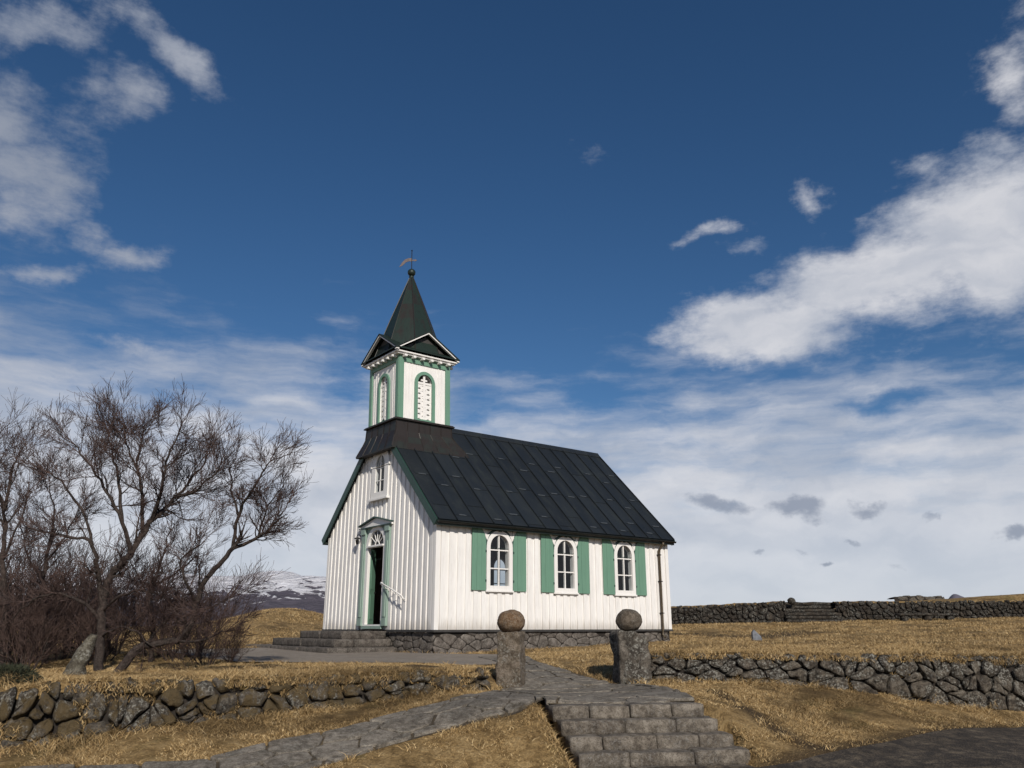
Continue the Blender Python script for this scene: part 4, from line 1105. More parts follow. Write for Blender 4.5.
# church steps: stepped on three sides of the landing
ps = empty('church_steps', (CX, CY, CZ), YAW, 'three long dark stone steps rising to the church door', 'steps')
for k, (out, y0, y1, zt_) in enumerate(((1.42, 2.42, 5.25, -.035), (1.78, 2.10, 6.45, -.245), (2.14, 1.75, 7.75, -.455))):
    # front row of blocks, then the right return
    par = None; zc = zt_ - .14; hgt = .235
    def blk(x0, x1, ya, yb):
        global par_
        b_ = MB(); rough_block(b_, x1 - x0 - .01, yb - ya - .012, hgt, Matrix.Translation(((x0 + x1)/2, (ya + yb)/2, zt_ - hgt/2 + random.uniform(-.006, .006))), 0.09, 0.014, 0.03, 6); return b_
    y = y0; first = None
    nb = 2 + (k > 1)
    for i in range(nb):
        yb = y0 + (y1 - y0) * (i + 1) / nb + (random.uniform(-.1, .1) if i < nb - 1 else 0)
        b_ = blk(-out, -out + .60, y, yb); y = yb
        if first is None: first = b_.build('step', M['step_dk'], ps, smooth=True)
        else: b_.build('stone_block', M['step_dk'], first, smooth=True)
    b_ = blk(-out + .60, -.06, y0, y0 + .55 if k else y1); b_.build('stone_block', M['step_dk'], first, smooth=True)
    if k:
        b_ = blk(-out + .60, -.06, y0 + .55, y1); b_.build('stone_block', M['step_dk'], first, smooth=True)

# ------------------------------------------------------------------ far enclosure: lava walls, stairs, odd stones
def far_pt(u, d=45): return at(u, 620, d)
fa0, fa1 = far_pt(668), far_pt(788); fb0, fb1 = far_pt(838), far_pt(1100)
def far_top(t, va, vb, d=45): return at(700, va + (vb - va) * t, d).z
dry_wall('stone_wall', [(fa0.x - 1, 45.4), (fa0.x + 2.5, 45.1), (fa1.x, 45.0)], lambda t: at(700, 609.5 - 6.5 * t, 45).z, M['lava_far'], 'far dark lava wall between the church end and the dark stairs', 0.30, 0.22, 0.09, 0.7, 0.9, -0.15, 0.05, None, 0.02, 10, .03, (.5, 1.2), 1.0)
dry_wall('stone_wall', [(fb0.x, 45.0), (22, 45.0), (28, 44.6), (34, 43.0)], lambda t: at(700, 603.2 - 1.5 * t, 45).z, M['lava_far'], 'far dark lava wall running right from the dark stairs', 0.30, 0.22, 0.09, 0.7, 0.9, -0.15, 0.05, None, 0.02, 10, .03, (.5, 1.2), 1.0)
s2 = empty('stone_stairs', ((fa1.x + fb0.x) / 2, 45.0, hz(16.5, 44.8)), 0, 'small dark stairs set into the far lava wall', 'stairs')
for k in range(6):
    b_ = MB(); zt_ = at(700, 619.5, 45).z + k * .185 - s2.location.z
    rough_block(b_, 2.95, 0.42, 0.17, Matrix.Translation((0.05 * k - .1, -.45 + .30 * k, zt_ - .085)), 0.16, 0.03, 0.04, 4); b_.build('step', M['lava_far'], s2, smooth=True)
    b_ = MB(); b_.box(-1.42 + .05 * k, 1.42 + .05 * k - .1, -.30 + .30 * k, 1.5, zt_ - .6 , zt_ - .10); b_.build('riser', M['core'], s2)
b_ = ball_mb(.21, .18, .15, 21, 0.16); o = b_.build('boulder', M['lava_far'], None, True); o.location = (fa1.x + .35, 45.2, far_top(1, 609, 602.5) - .08); tag(o, 'round stone on the wall end at the left of the far stairs', 'stone')
# pale standing stone on the grass
sp_ = at(757, 641, 29); sp_.z = hz(sp_.x, sp_.y); b_ = MB()
vs = [(-.17, -.14, -.05), (.19, -.12, -.05), (.17, .14, -.05), (-.16, .12, -.05), (-.17, -.11, .28), (.12, -.10, .16), (.10, .12, .18), (-.15, .10, .30), (-.09, -.04, .38), (-.06, .06, .38)]
b_.add(vs, [(0, 1, 5, 4), (1, 2, 6, 5), (2, 3, 7, 6), (3, 0, 4, 7), (4, 5, 8), (5, 6, 9, 8), (6, 7, 9), (7, 4, 8, 9), (3, 2, 1, 0)])
o = b_.build('standing_stone', M['slate'], None, False, .02); o.location = sp_; tag(o, 'small blue grey standing stone alone on the grass right of the church', 'stone')
# low dark slab at the foot of the far wall
q = at(927, 619, 43.5); qz = hz(q.x, q.y); e = empty('stone_bench', (q.x, q.y, qz), R(2), 'low dark stone bench at the foot of the far right wall', 'bench')
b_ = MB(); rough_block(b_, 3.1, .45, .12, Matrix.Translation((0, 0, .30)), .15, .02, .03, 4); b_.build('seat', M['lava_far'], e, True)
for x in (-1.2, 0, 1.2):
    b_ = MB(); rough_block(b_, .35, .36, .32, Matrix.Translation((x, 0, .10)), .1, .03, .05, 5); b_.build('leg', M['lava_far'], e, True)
# low flat-topped masonry further out
q0, q1 = at(895, 600, 62), at(946, 600, 62)
dry_wall('stone_platform', [(q0.x, 62), (q1.x, 62.05)], lambda t: at(900, 596.6, 62).z, M['lava'], 'low flat topped stone platform beyond the far wall on the right', 0.9, 0.25, 0.06, 1.2, 0.6, -0.1, 0.02, None, 0.02, 10)

# ------------------------------------------------------------------ bare birches and thicket
def curve3(pts, n=4):
    out = []
    for i in range(len(pts) - 1):
        p0 = pts[max(i-1, 0)]; p1 = pts[i]; p2 = pts[i+1]; p3 = pts[min(i+2, len(pts)-1)]
        for k in range(n):
            t = k / n; out.append(0.5 * ((2*p1) + (p2-p0)*t + (2*p0-5*p1+4*p2-p3)*t*t + (3*p1-p0-3*p2+p3)*t**3))
    out.append(pts[-1]); return out

def rvec(): return Vector((random.gauss(0, 1), random.gauss(0, 1), random.gauss(0, 1))).normalized()

LV = {1: dict(n=7, kids=(10, 14), wig=.24, up=.05), 2: dict(n=5, kids=(6, 9), wig=.20, up=.07), 3: dict(n=4, kids=(0, 0), wig=.17, up=.07)}
def grow(thick, fine, p, d, L, r, lv, top=3, dens=1.0, thick_r=0.012):
    P = LV[lv]; n = P['n']; pts = [p.copy()]; dirs_ = []; d = d.normalized()
    for i in range(n):
        d = (d + rvec() * P['wig'] + Vector((0, 0, P['up']))).normalized(); p = p + d * (L / n); pts.append(p.copy()); dirs_.append(d.copy())
    rad = [max(.0026, r * (1 - 0.85 * i / n)) for i in range(n + 1)]
    (thick if r > thick_r else fine).tube(pts, rad, 5 if r > thick_r else 3, False)
    if lv < top:
        k = max(1, int(random.randint(*P['kids']) * dens))
        for j in range(k):
            t = random.uniform(0.12, 1.0); i = min(n - 1, int(t * n)); f = t * n - i
            q = pts[i].lerp(pts[i+1], f); dd = (dirs_[i] * 1.0 + rvec() * 0.72)
            grow(thick, fine, q, dd, L * random.uniform(.42, .74), max(.003, rad[i] * .55), lv + 1, top, dens, thick_r)

def limb(thick, fine, pts, r0, r1, kids, L1, top=3, dens=1.0, start=.25, spread=.95):
    c = curve3(pts, 4); m = len(c)
    c = [p + rvec() * (.028 if 0 < i_ < m - 1 else 0) * min(1, i_ / 5) for i_, p in enumerate(c)]
    rad = [r0 + (r1 - r0) * (i / (m-1)) ** .8 for i in range(m)]
    thick.tube(c, rad, 8, False)
    for j in range(kids):
        t = random.uniform(start, 1.0); i = min(m - 2, int(t * (m-1)))
        d = (c[i+1] - c[i]).normalized(); dd = d * .8 + rvec() * spread + Vector((0, 0, .12))
        grow(thick, fine, c[i].lerp(c[i+1], random.random()), dd, L1 * random.uniform(.6, 1.2), max(.008, rad[i] * .5), 1, top, dens)
    grow(thick, fine, c[-1], c[-1] - c[-2], L1, max(.007, r1), 1, top, dens)

def tree_px(name, limbs, d0, label, L1, cat='tree', group='bare birches behind the left wall', dens=1.0, mat_c='twig'):
    """limbs: (list of (u, v, depth offset), r0, r1, kids)"""
    base = at(limbs[0][0][0][0], limbs[0][0][0][1], d0 + limbs[0][0][0][2]); root = Vector((base.x, base.y, hz(base.x, base.y)))
    e = empty(name, root, 0, label, cat, group); th, fi = MB(), MB()
    for k, (pts, r0, r1, kids) in enumerate(limbs):
        P = [at(u, v, d0 + dd) - root for u, v, dd in pts]
        if k == 0: P[0].z = -.12
        limb(th, fi, P, r0, r1, kids, L1, 3, dens, .2 if k else .45)
    th.build('trunk', M['bark'], e, smooth=True, fix=False); fi.build('crown', M[mat_c], e, fix=False)
    return e

tree_px('birch_tree', [
    ([(99, 668, 0), (101, 640, 0), (102, 612, 0), (106, 588, 0), (114, 570, 0), (129, 556, .05), (143, 536, .1), (152, 520, .1)], .080, .044, 6),
    ([(102, 605, 0), (98, 572, -.1), (92, 545, -.2), (70, 536, -.3), (36, 530, -.3)], .050, .014, 13),
    ([(92, 545, -.2), (86, 520, -.1), (60, 480, .1), (44, 470, .2)], .030, .010, 13),
    ([(131, 553, 0), (122, 522, -.2), (106, 492, -.3), (92, 468, -.4), (74, 444, -.4)], .042, .011, 18),
    ([(122, 522, -.2), (118, 482, -.1), (112, 455, .1), (107, 430, .1)], .034, .010, 16),
    ([(143, 536, .1), (141, 495, .3), (138, 460, .4), (145, 430, .4)], .040, .010, 18),
    ([(138, 470, .4), (128, 448, .5), (124, 425, .6)], .022, .009, 11),
    ([(152, 520, .1), (162, 488, -.2), (168, 456, -.3), (180, 430, -.4)], .040, .010, 18),
    ([(101, 622, 0), (84, 604, -.2), (60, 594, -.3), (34, 600, -.3), (14, 618, -.2)], .034, .010, 13),
    ([(103, 610, 0), (122, 596, -.3), (146, 590, -.4), (166, 600, -.5)], .030, .010, 11),
    ([(102, 636, 0), (118, 628, -.4), (136, 632, -.6), (152, 646, -.6)], .026, .009, 8),
    ([(152, 520, .1), (176, 497, .3), (196, 474, .5), (210, 452, .5)], .036, .010, 17),
    ([(176, 497, .3), (192, 492, -.2), (208, 480, -.5), (220, 466, -.6)], .024, .009, 11),
], 14.0, 'largest bare birch with a broad round crown of dark twigs', .56, dens=.85)
tree_px('birch_tree', [
    ([(112, 672, 0), (132, 656, 0), (150, 644, 0), (176, 641, .05), (192, 624, .1), (196, 603, .1), (203, 584, .1), (218, 564, .15), (233, 548, .2)], .075, .036, 3),
    ([(233, 548, .2), (254, 540, .3), (270, 529, .3), (282, 513, .3)], .038, .011, 16),
    ([(233, 548, .2), (238, 515, .1), (250, 492, -.1), (262, 472, -.2), (272, 460, -.2)], .034, .010, 15),
    ([(238, 515, .1), (232, 490, .3), (230, 468, .4)], .024, .009, 6),
    ([(258, 538, .3), (266, 512, .5), (280, 490, .6)], .024, .009, 9),
    ([(176, 641, .05), (198, 642, -.2), (214, 636, -.3), (228, 630, -.3)], .026, .009, 8),
    ([(193, 622, .1), (206, 610, -.2), (218, 604, -.3), (226, 598, -.3)], .024, .008, 7),
    ([(146, 645, 0), (160, 626, .3), (176, 610, .4)], .024, .009, 8),
    ([(196, 603, .1), (186, 580, -.3), (182, 560, -.4), (200, 545, -.5)], .026, .009, 8),
], 13.5, 'slender bare birch leaning right towards the church', .50, dens=.85)
tree_px('birch_tree', [
    ([(2, 668, 0), (4, 620, 0), (2, 560, 0), (5, 520, 0)], .060, .032, 5),
    ([(5, 510, 0), (12, 470, .2), (18, 455, .3)], .035, .010, 9), ([(5, 510, 0), (-8, 470, -.2), (-4, 440, -.3)], .040, .010, 10),
    ([(3, 560, 0), (20, 520, -.3), (30, 490, -.4)], .026, .009, 8), ([(3, 590, 0), (-25, 540, .3), (-40, 480, .3)], .040, .010, 9),
], 14.6, 'bare birch cut by the left edge of the picture', .62, dens=.8)
tree_px('birch_tree', [
    ([(44, 668, 0), (46, 630, 0), (42, 590, 0), (48, 550, .1)], .06, .032, 5),
    ([(48, 550, .1), (54, 515, 0), (50, 485, 0)], .028, .009, 9), ([(44, 585, 0), (28, 555, .3), (20, 520, .3)], .026, .009, 8), ([(48, 560, 0), (66, 535, -.3), (78, 510, -.3)], .022, .009, 7),
], 16.2, 'smaller bare birch behind, between the largest birch and the left edge', .55, dens=.8)
tree_px('birch_tree', [
    ([(150, 664, 0), (154, 630, 0), (150, 600, 0), (158, 572, .1)], .05, .028, 4),
    ([(158, 572, .1), (166, 545, 0), (172, 520, 0)], .024, .008, 8), ([(152, 600, 0), (138, 578, .3), (130, 560, .3)], .022, .008, 7), ([(156, 585, 0), (180, 570, -.3), (196, 556, -.3)], .02, .008, 7),
], 16.8, 'small bare birch standing behind between the two large birches', .50, dens=.75)

def make_bush(seed, h, stems):
    random.seed(seed); th, fi = MB(), MB()
    for i in range(stems):
        a = random.uniform(0, 6.28); rr = random.uniform(0, .25); p = Vector((math.cos(a) * rr, math.sin(a) * rr, -.05))
        d = Vector((math.cos(a) * random.uniform(.1, .8), math.sin(a) * random.uniform(.1, .8), 1.0))
        grow(th, fi, p, d, h * random.uniform(.6, 1.0), random.uniform(.010, .020), 1, 3, .75, .011)
    e = empty('bush', (0, 0, 0)); th.build('stem', M['bark'], e, fix=False); fi.build('twigs', M['twig_thicket'], e, fix=False); return e
protos = [make_bush(11, 1.25, 13), make_bush(12, 1.5, 13), make_bush(13, .95, 14)]
random.seed(5)
spots = [(18, 655, 16.0, 1, 1.25), (62, 655, 17.5, 0, 1.25), (86, 657, 15.6, 2, 1.05), (205, 655, 15.6, 2, .70), (230, 655, 16.4, 2, .62), (40, 655, 19.0, 1, 1.35),
         (110, 655, 19.0, 1, 1.25), (160, 655, 18.5, 0, 1.2), (195, 655, 19.0, 1, 1.0), (-15, 660, 15.0, 0, 1.3), (24, 668, 14.2, 2, 1.0), (70, 660, 20.5, 1, 1.3), (-5, 655, 19.5, 1, 1.4), (100, 655, 17.0, 1, 1.15), (180, 656, 17.0, 0, 1.05), (30, 655, 17.2, 0, 1.2)]
bl = ['leafless brown bush third of the front row from the left edge', ]
descr = ['tall brown leafless bush near the left edge, behind the edge birch', 'brown leafless bush just left of the largest birch trunk, set back', 'dense low leafless bush right behind the pale lichened stump', 'small leafless bush under the leaning birch trunk', 'rightmost leafless bush, low and thin, next to the golden knoll',
         'far tall leafless bush in the back row, left part of the thicket', 'far tall leafless bush behind the largest birch', 'far leafless bush in the back row behind the leaning birch base', 'far leafless bush in the back row seen against the snowy mountain', 'leafless bush cut by the left edge of the picture, front row', 'low leafless bush before the edge birch, above the juniper', 'farthest leafless bush in the middle of the thicket', 'far leafless bush cut by the left edge of the picture',
         'tall leafless bush right behind the largest birch trunk', 'leafless bush behind the second bend of the leaning birch, middle row', 'tall leafless bush of the middle row near the edge birch']
used = [False] * 3
for (u, v, d_, k, s_), lab in zip(spots, descr):
    p = at(u, v, d_); o = protos[k] if not used[k] else copy_tree(protos[k]); used[k] = True
    o.location = (p.x, p.y, hz(p.x, p.y)); o.rotation_euler = (0, 0, random.uniform(0, 6.28)); o.scale = (s_, s_, s_)
    tag(o, lab, 'bush', 'leafless bushes of the thicket')

# pale lichened stump
p = at(77, 680, 12.7); g0 = hz(p.x, p.y); b_ = MB(); pts = [Vector((-.05, 0, -.1)), Vector((-.03, 0, .12)), Vector((.02, 0, .30)), Vector((.09, .02, .48)), Vector((.14, .03, .60))]
c = curve3(pts, 5); n = len(c); b_.tube(c, [.19 - .12 * (i / (n-1)) ** .7 for i in range(n)], 14)
b_.v = [tuple(Vector(v_) + Vector((mnoise.noise(Vector(v_) * 5), mnoise.noise(Vector(v_) * 5 + Vector((9, 0, 0))), mnoise.noise(Vector(v_) * 5 + Vector((0, 9, 0))))) * .06) for v_ in b_.v]
o = b_.build('tree_stump', M['stump'], None, True); o.location = (p.x, p.y, g0); tag(o, 'pale lichened leaning stump left of the largest birch trunk', 'stump')
# juniper clump at the left edge
p = at(6, 688, 11.0); b_ = MB(); c0 = Vector((p.x, p.y, hz(p.x, p.y)))
for i in range(2600):
    v_ = rvec(); v_ = Vector((v_.x * .42, v_.y * .3, abs(v_.z) * .24)) * random.uniform(.55, 1.0) ** .5
    d = (v_.normalized() + rvec() * .6).normalized() * .06; s_ = rvec().cross(d).normalized() * .008
    b_.cur = random.random(); b_.add([v_ - s_, v_ + s_, v_ + d], [(0, 1, 2)])
o = b_.build('juniper', M['juniper'], None, False, fix=False); o.location = c0; tag(o, 'low dark juniper clump on the mossy wall top at the left edge', 'shrub')

# ------------------------------------------------------------------ dry grass (uncountable)
def vnoise(x, y, seed=0):
    r_ = np.random.default_rng(seed).uniform(-1, 1, (64, 64))
    xi = np.floor(x).astype(int); yi = np.floor(y).astype(int); fx = x - xi; fy = y - yi; fx = fx*fx*(3-2*fx); fy = fy*fy*(3-2*fy)
    g = lambda a, b: r_[a % 64, b % 64]
    return (g(xi, yi)*(1-fx) + g(xi+1, yi)*fx) * (1-fy) + (g(xi, yi+1)*(1-fx) + g(xi+1, yi+1)*fx) * fy

def grass():
    xs, ys, zs, hs = [], [], [], []
    def sow(n, x0, x1, y0, y1, hmin, hmax, fn=None):
        x = rng.uniform(x0, x1, n); y = rng.uniform(y0, y1, n); w_ = np.abs(x / y) < .72; x, y = x[w_], y[w_]; n = len(x); k = np.ones(n, bool)
        for pl in (POLY_PATH, POLY_GATE, POLY_WALK, POLY_APRON, POLY_ROAD): k &= ~inpoly(x, y, pl)
        k &= np.abs(x / y) < 0.72
        lx = (x - CX) * .7923 + (y - CY) * .6101; ly = -(x - CX) * .6101 + (y - CY) * .7923
        k &= ~((lx > -2.2) & (lx < LEN) & (ly > 0) & (ly < 6.5) & ((lx > 0) | (ly > 1.7)))
        yw = np.interp(x, WALLX, WALLY); sd = (y - yw) * .9
        inwall = (sd > -.03) & (sd < .42) & ((x < -.3) | (x > 2.3)); k &= ~inwall
        k &= ~((np.abs(x - 1.6) < 1.25) & (y > 9.9) & (y < 11.45 + .19 * (x - .45)) & (x > .45 + (11.4 - y) * .3))
        soil_shade = np.zeros(n)
        for l, wd, amt in SOIL_SHADE_STRIPS: soil_shade = np.maximum(soil_shade, amt * (1 - sstep(wd * .3, wd, polydist(x, y, l))))
        k &= rng.random(n) > soil_shade * .9
        nn = .6 * vnoise(x * 1.4 + 20, y * 1.4, 1) + .35 * vnoise(x * 4.1 + 20, y * 4.1, 2)
        k &= rng.random(n) < 0.85 + nn * .8
        if fn is not None: k &= fn(x, y, sd)
        x, y = x[k], y[k]; xs.append(x); ys.append(y); hs.append(rng.uniform(hmin, hmax, len(x)) * (0.75 + nn[k] * .8))
    sow(420000, -7.5, 9.5, 7.6, 15.2, .02, .055)
    sow(260000, -9, 12, 11, 22, .025, .06)
    sow(220000, -16, 31, 18, 47, .04, .11)
    sow(210000, -9, 11, 9, 16, .05, .17, lambda x, y, sd: ((sd < -.02) & (sd > -.35)) | ((sd > .38) & (sd < .8)))
    def near_edge(x, y, sd):
        return np.minimum.reduce([polydist(x, y, pl + pl[:1]) for pl in (POLY_PATH, POLY_GATE, POLY_WALK)]) < .18
    sow(120000, -6, 4, 8, 19, .02, .07, near_edge)
    # tussocks: tighter tufts standing a little above the mat
    n_ = 2600; cx = rng.uniform(-9, 11, n_); cy = 8 + 16 * rng.random(n_) ** 1.3; keep = vnoise(cx * .7 + 30, cy * .7, 5) > -.15; cx, cy = cx[keep], cy[keep]
    tx_ = np.repeat(cx, 26) + rng.normal(0, .045, len(cx) * 26); ty_ = np.repeat(cy, 26) + rng.normal(0, .045, len(cx) * 26); th_ = np.repeat(rng.uniform(.04, .11, len(cx)), 26) * rng.uniform(.5, 1.1, len(cx) * 26)
    k = np.abs(tx_ / ty_) < .72
    for pl in (POLY_PATH, POLY_GATE, POLY_WALK, POLY_APRON, POLY_ROAD): k &= ~inpoly(tx_, ty_, pl)
    lx = (tx_ - CX) * .7923 + (ty_ - CY) * .6101; ly = -(tx_ - CX) * .6101 + (ty_ - CY) * .7923
    k &= ~((lx > -2.2) & (lx < LEN) & (ly > 0) & (ly < 8))
    sd = (ty_ - np.interp(tx_, WALLX, WALLY)) * .9; k &= ~((sd > -.03) & (sd < .5))
    k &= ~((np.abs(tx_ - 1.6) < 1.35) & (ty_ > 9.7) & (ty_ < 11.5 + .19 * (tx_ - .45)))
    xs.append(tx_[k]); ys.append(ty_[k]); hs.append(th_[k])
    zs = [height(a, b) - .01 for a, b in zip(xs, ys)]
    for lab, (fn, L_, hm, tk) in WALLFN.items():
        if 'far' in lab: continue
        mossy = 'mossy' in lab; P = []
        for _ in range(int(L_ * (5200 if mossy else 3600))):
            s_ = random.uniform(0, L_); t_ = random.choice((random.uniform(hm * .90, hm + tk * .6), random.uniform(hm + tk * .4, hm + tk), random.uniform(0, hm)))
            c_ = mnoise.noise((s_ * 1.6, t_ * 3.0, 11.)) + .25 * mnoise.noise((s_ * 6, t_ * 8, 3.))
            lim = (-.25 if mossy else -.2) if t_ > hm * .9 else (.10 if mossy else .40)
            if t_ > hm + tk * .55: lim -= .35
            if c_ < lim: continue
            p = fn(s_, t_, .11 if t_ > hm * .9 else .06); P.append((p.x, p.y, p.z))
        P = np.array(P); xs.append(P[:, 0]); ys.append(P[:, 1]); zs.append(P[:, 2] - .015); hs.append(rng.uniform(.025, .075, len(P)))
    # straggling tufts along the edge of the wall tops
    x = np.concatenate(xs); y = np.concatenate(ys); h = np.concatenate(hs); n = len(x); z = np.concatenate(zs)
    a = rng.uniform(0, 2*np.pi, n); w = rng.uniform(.0025, .0055, n) * (1 + np.maximum(0, y - 12) * .05)
    la = rng.uniform(0, 2*np.pi, n); ln = h * rng.uniform(.5, 2.6, n)
    base = np.stack([x, y, z], 1); sd_ = np.stack([np.cos(a) * w, np.sin(a) * w, np.zeros(n)], 1)
    mid = base + np.stack([np.cos(la) * ln * .35, np.sin(la) * ln * .35, h * .62], 1); tip = base + np.stack([np.cos(la) * ln, np.sin(la) * ln, h], 1)
    V = np.stack([base - sd_, base + sd_, mid + sd_ * .7, mid - sd_ * .7, tip], 1).reshape(-1, 3).astype(np.float32)
    i = np.arange(n) * 5
    me = bpy.data.meshes.new('dry_grass'); me.vertices.add(n * 5); me.vertices.foreach_set('co', V.ravel())
    loops = np.stack([i, i+1, i+2, i+3, i+3, i+2, i+4], 1).ravel().astype(np.int32); me.loops.add(len(loops)); me.loops.foreach_set('vertex_index', loops)
    st_ = np.stack([np.arange(n) * 7, np.arange(n) * 7 + 4], 1).ravel().astype(np.int32); me.polygons.add(n * 2); me.polygons.foreach_set('loop_start', st_)
    me.update(calc_edges=True); me.validate()
    t_ = me.attributes.new('tint', 'FLOAT', 'POINT'); t_.data.foreach_set('value', np.repeat(rng.random(n), 5).astype(np.float32))
    me.materials.append(M['blade']); o = bpy.data.objects.new('dry_grass', me); COL.objects.link(o); tag(o, kind='stuff'); print('blades', n)
grass()

# ------------------------------------------------------------------ mountains
def mountain(name, azs, rs, hfun, seed):
    A = np.linspace(R(azs[0]), R(azs[1]), azs[2]); Rr = np.linspace(*rs); mb = MB(); vs = []; tt = []
    for r_ in Rr:
        for a in A:
            x, y = r_ * math.sin(a), r_ * math.cos(a); h = hfun(a, (r_ - rs[0]) / (rs[1] - rs[0]))
            nz = mnoise.ridged_multi_fractal((x * .0016 + seed, y * .0016, 0), 1.0, 2.1, 6, 1.0, 2.0) if h > 0 else 0
            nl = mnoise.fractal((x * .004, y * .004, seed), 1, 2, 5)
            z = -20 + h * (0.82 + .10 * nz + .07 * nl); vs.append((x, y, z)); tt.append(max(0, z) / 300)
    na = len(A); fs = [(i*na+k, i*na+k+1, (i+1)*na+k+1, (i+1)*na+k) for i in range(len(Rr)-1) for k in range(na-1)]
    mb.add(vs, fs); mb.t = tt; o = mb.build(name, M['mountain'] if hfun is hf else M['peak'], None, True); tag(o, kind='structure')
def hf(a, t):
    d = math.degrees(a); prof = np.interp(d, [-75, -50, -35, -24, -19, -15, -12, -9, -5, 0, 4], [210, 255, 250, 248, 256, 280, 275, 266, 225, 100, 0])
    return prof * float(sstep(0, .62, np.array(t))) * (1 - .4 * max(0, t - .62))
mountain('mountain', (-75, 4, 260), (3000, 4600, 60), hf, 1.7)
def hf2(a, t):
    d = math.degrees(a); return (310 * math.exp(-abs((d - 27.9) / 1.5) ** 1.4) + 310 * math.exp(-abs((d - 30.4) / 1.3) ** 1.4)) * math.sin(math.pi * min(1, max(0, t)))
mountain('distant_peaks', (24, 34, 90), (8600, 9800, 20), hf2, 4.2)

# ------------------------------------------------------------------ light and sky
PHI, EL = R(22), R(31)
sx = math.cos(PHI) * .6101 - math.sin(PHI) * .7923; sy = -math.cos(PHI) * .7923 - math.sin(PHI) * .6101
sdir = Vector((sx * math.cos(EL), sy * math.cos(EL), math.sin(EL))).normalized()
sun = bpy.data.objects.new('sun', bpy.data.lights.new('sun', 'SUN')); COL.objects.link(sun)
sun.data.energy = 4.1; sun.data.angle = R(0.55); sun.data.color = (1.0, 0.935, 0.845)
sun.rotation_euler = sdir.to_track_quat('Z', 'Y').to_euler(); sun.location = sdir * 60

world = bpy.data.worlds.new('World'); SC.world = world; world.use_nodes = True
nt = world.node_tree; nt.nodes.clear(); L = nt.links
out = nt.nodes.new('ShaderNodeOutputWorld')
sky = nt.nodes.new('ShaderNodeTexSky'); sky.sky_type = 'NISHITA'; sky.sun_disc = False
sky.sun_elevation = EL; sky.sun_rotation = math.atan2(sdir.x, sdir.y); sky.altitude = 1500; sky.air_density = 1.0; sky.dust_density = 0.2; sky.ozone_density = 3.5
dirv = nt.nodes.new('ShaderNodeTexCoord').outputs['Generated']
sep = nt.nodes.new('ShaderNodeSeparateXYZ'); L.new(dirv, sep.inputs[0])
az = mth(nt, 'ARCTAN2', sep.outputs[0], sep.outputs[1]); el = mth(nt, 'ARCSINE', sep.outputs[2])
cq = nt.nodes.new('ShaderNodeCombineXYZ'); L.new(az, cq.inputs[0]); L.new(el, cq.inputs[1]); q0 = cq.outputs[0]
wn = nt.nodes.new('ShaderNodeTexNoise'); wn.inputs['Scale'].default_value = 7.0; wn.inputs['Detail'].default_value = 6; wn.inputs['Roughness'].default_value = .6; L.new(q0, wn.inputs['Vector'])
def vm(op, a, b):
    n_ = nt.nodes.new('ShaderNodeVectorMath'); n_.operation = op
    for i, x in enumerate((a, b)):
        if hasattr(x, 'links'): L.new(x, n_.inputs[i])
        else: n_.inputs[i].default_value = x
    return n_.outputs[0]
warp = vm('MULTIPLY', vm('SUBTRACT', wn.outputs['Color'], (.5, .5, .5)), (.14, .085, 0)); qw = vm('ADD', q0, warp)

def sky_ang(u, v):
    p = at(u, v, 1.0) - Vector((0, 0, CAMZ)); p.normalize(); return math.atan2(p.x, p.y), math.asin(p.z)
def blob(vec, u, v, rx, ry, rot=0, soft=0.0):
    """soft elliptical cloud patch, 1 in the middle to 0 at its rim"""
    a, e_ = sky_ang(u, v); c1, s1 = math.cos(R(rot)), math.sin(R(rot))
    a1, e1 = sky_ang(u + 10 * c1, v + 10 * s1); a2, e2 = sky_ang(u - 10 * s1, v + 10 * c1)
    l1 = math.hypot(a1 - a, e1 - e_) / 10; l2 = math.hypot(a2 - a, e2 - e_) / 10
    mp = nt.nodes.new('ShaderNodeMapping'); mp.vector_type = 'TEXTURE'
    mp.inputs['Location'].default_value = (a, e_, 0); mp.inputs['Rotation'].default_value = (0, 0, math.atan2(e1 - e_, a1 - a)); mp.inputs['Scale'].default_value = (rx * l1, ry * l2, 1)
    L.new(vec, mp.inputs['Vector']); ln = nt.nodes.new('ShaderNodeVectorMath'); ln.operation = 'LENGTH'; L.new(mp.outputs[0], ln.inputs[0])
    return mrange(nt, ln.outputs['Value'], 1.0, soft)
def union(vec, lst):
    acc = None
    for it in lst:
        w = it[5] if len(it) > 5 else 1.0
        b_ = blob(vec, *it[:5]); b_ = mth(nt, 'MULTIPLY', b_, w) if w != 1 else b_
        acc = b_ if acc is None else mth(nt, 'MAXIMUM', acc, b_)
    return acc
fb = nt.nodes.new('ShaderNodeTexNoise'); fb.inputs['Scale'].default_value = 13; fb.inputs['Detail'].default_value = 12; fb.inputs['Roughness'].default_value = .64; L.new(vm('MULTIPLY', q0, (.75, 1.5, 1)), fb.inputs['Vector'])
fbm = mth(nt, 'SUBTRACT', fb.outputs['Fac'], .5)
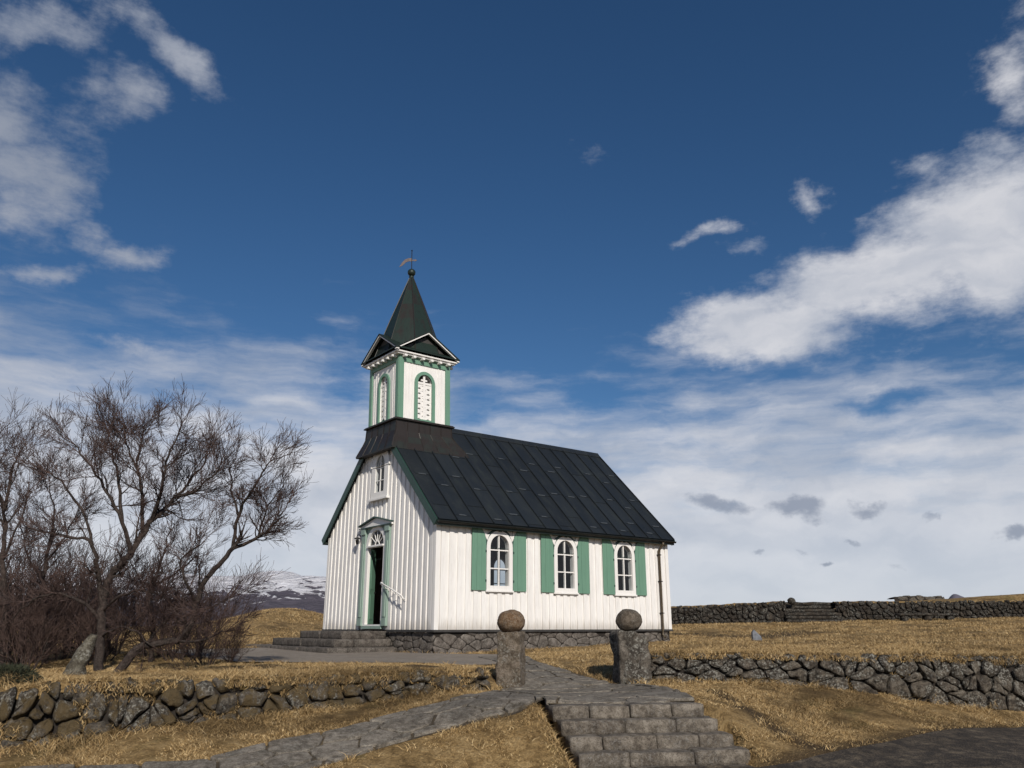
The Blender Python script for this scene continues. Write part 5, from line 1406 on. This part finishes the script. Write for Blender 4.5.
# cumulus patches (u, v measured, radii, tilt in degrees clockwise, weight)
cum = [(20, 110, 110, 75, 10, 1.0), (45, 190, 105, 105, 40, 1.1), (85, 235, 60, 40, 35, .9), (20, 22, 170, 45, 4, .95), (165, 45, 125, 36, 36, .95), (130, 92, 95, 58, 28, .9), (40, 272, 100, 26, -4, .85), (120, 264, 70, 24, 5, .8), (135, 340, 110, 20, 8, .7),
       (985, 235, 240, 130, -20, 1.4), (880, 280, 210, 105, -18, 1.4), (770, 328, 190, 62, 2, 1.4), (1015, 70, 70, 120, 15, .85), (995, 150, 80, 50, 30, .7), (798, 192, 48, 42, 15, .85), (710, 234, 46, 20, -14, .62), (744, 246, 48, 22, -10, .74), (582, 162, 44, 26, 10, .42)]
fc = union(qw, cum)
fc = mth(nt, 'ADD', fc, mth(nt, 'MULTIPLY', fbm, 2.1))
dc_ = mrange(nt, fc, .28, 1.22)
gate_c = mrange(nt, union(q0, [(c_[0], c_[1], c_[2] * 1.5, c_[3] * 1.6, c_[4]) for c_ in cum]), .0, .3)
dc_ = mth(nt, 'MULTIPLY', mth(nt, 'MULTIPLY', dc_, gate_c), .92)
# layered bank towards the horizon
bank_top = mth(nt, 'ADD', mth(nt, 'MULTIPLY', mth(nt, 'SINE', mth(nt, 'MULTIPLY', az, 5.0)), .01), .30)
st2 = nt.nodes.new('ShaderNodeTexNoise'); st2.inputs['Scale'].default_value = 6.5; st2.inputs['Detail'].default_value = 9; st2.inputs['Roughness'].default_value = .6; L.new(vm('ADD', vm('MULTIPLY', vm('ADD', q0, vm('MULTIPLY', warp, (.8, .30, 0))), (.95, 3.9, 1)), (3.3, 0, 0)), st2.inputs['Vector'])
bn = mth(nt, 'SUBTRACT', st2.outputs['Fac'], .5)
bank_left = mth(nt, 'ADD', bank_top, mrange(nt, az, -.25, -.02, .045, 0))
bk = mth(nt, 'ADD', mth(nt, 'DIVIDE', mth(nt, 'SUBTRACT', bank_left, el), .13), mth(nt, 'MULTIPLY', bn, 2.7))
holes = union(qw, [(960, 350, 150, 26, -3, .6), (590, 392, 80, 24, 0, .6), (340, 395, 60, 30, 0, .5), (500, 360, 160, 30, 0, .6), (880, 405, 100, 12, -6, .5)])
bk = mth(nt, 'SUBTRACT', bk, holes)
db = mth(nt, 'MULTIPLY', mrange(nt, bk, -.3, 1.4), .92)
dens = mth(nt, 'SUBTRACT', 1.0, mth(nt, 'MULTIPLY', mth(nt, 'SUBTRACT', 1.0, dc_), mth(nt, 'SUBTRACT', 1.0, db)))
# cloud brightness: broad soft variation, greyer towards the horizon
sh = nt.nodes.new('ShaderNodeTexNoise'); sh.inputs['Scale'].default_value = 8; sh.inputs['Detail'].default_value = 6; L.new(vm('ADD', vm('MULTIPLY', qw, (.9, 2.2, 1)), (8, 2, 0)), sh.inputs['Vector'])
ccol = mixc(nt, mrange(nt, sh.outputs['Fac'], .3, .68), (.46, .495, .57), (.72, .72, .75))
ccol = mixc(nt, mrange(nt, el, .02, .20, .65, 0), ccol, (.60, .64, .715))
leftdim = blob(q0, 60, 120, 420, 420)
ccol = mixc(nt, mth(nt, 'MULTIPLY', leftdim, .95), ccol, (.27, .305, .38))
# small shaded cumulus low on the right
low = [(715, 503, 78, 19, 2, 1), (800, 507, 66, 21, 6, 1), (870, 511, 50, 16, 2, 1), (747, 551, 18, 8, 0, .9), (822, 556, 20, 7, 0, .85), (850, 537, 20, 7, 0, .8), (937, 523, 20, 11, 20, .8), (1012, 530, 45, 13, 4, .9), (895, 562, 34, 8, 0, .65), (790, 543, 24, 7, 0, .6), (985, 557, 30, 7, 0, .5), (925, 570, 30, 6, 0, .4)]
fl_ = mth(nt, 'ADD', union(qw, low), mth(nt, 'MULTIPLY', fbm, 1.7)); dl = mrange(nt, fl_, .40, .95, 0, .9)
dl = mth(nt, 'MULTIPLY', dl, mrange(nt, union(q0, [(l_[0], l_[1], l_[2] * 1.5, l_[3] * 2.0, l_[4]) for l_ in low]), 0, .3))
ccol = mixc(nt, dl, ccol, (.285, .315, .39)); dens = mth(nt, 'MAXIMUM', dens, dl)
# deepen the clear blue as in the photograph
hs_ = nt.nodes.new('ShaderNodeHueSaturation'); hs_.inputs['Saturation'].default_value = 1.17; hs_.inputs['Hue'].default_value = .500; hs_.inputs['Value'].default_value = 1.0; L.new(sky.outputs[0], hs_.inputs['Color'])
b1 = nt.nodes.new('ShaderNodeBackground'); L.new(hs_.outputs[0], b1.inputs[0]); b1.inputs[1].default_value = 0.07
b2 = nt.nodes.new('ShaderNodeBackground'); L.new(ccol, b2.inputs[0]); b2.inputs[1].default_value = 1.0
mx = nt.nodes.new('ShaderNodeMixShader'); L.new(dens, mx.inputs[0]); L.new(b1.outputs[0], mx.inputs[1]); L.new(b2.outputs[0], mx.inputs[2]); L.new(mx.outputs[0], out.inputs[0])

# ------------------------------------------------------------------ output
SC.view_settings.view_transform = 'Standard'; SC.view_settings.look = 'None'; SC.view_settings.exposure = 0; SC.view_settings.gamma = 1
SC.render.resolution_x = 1024; SC.render.resolution_y = 768
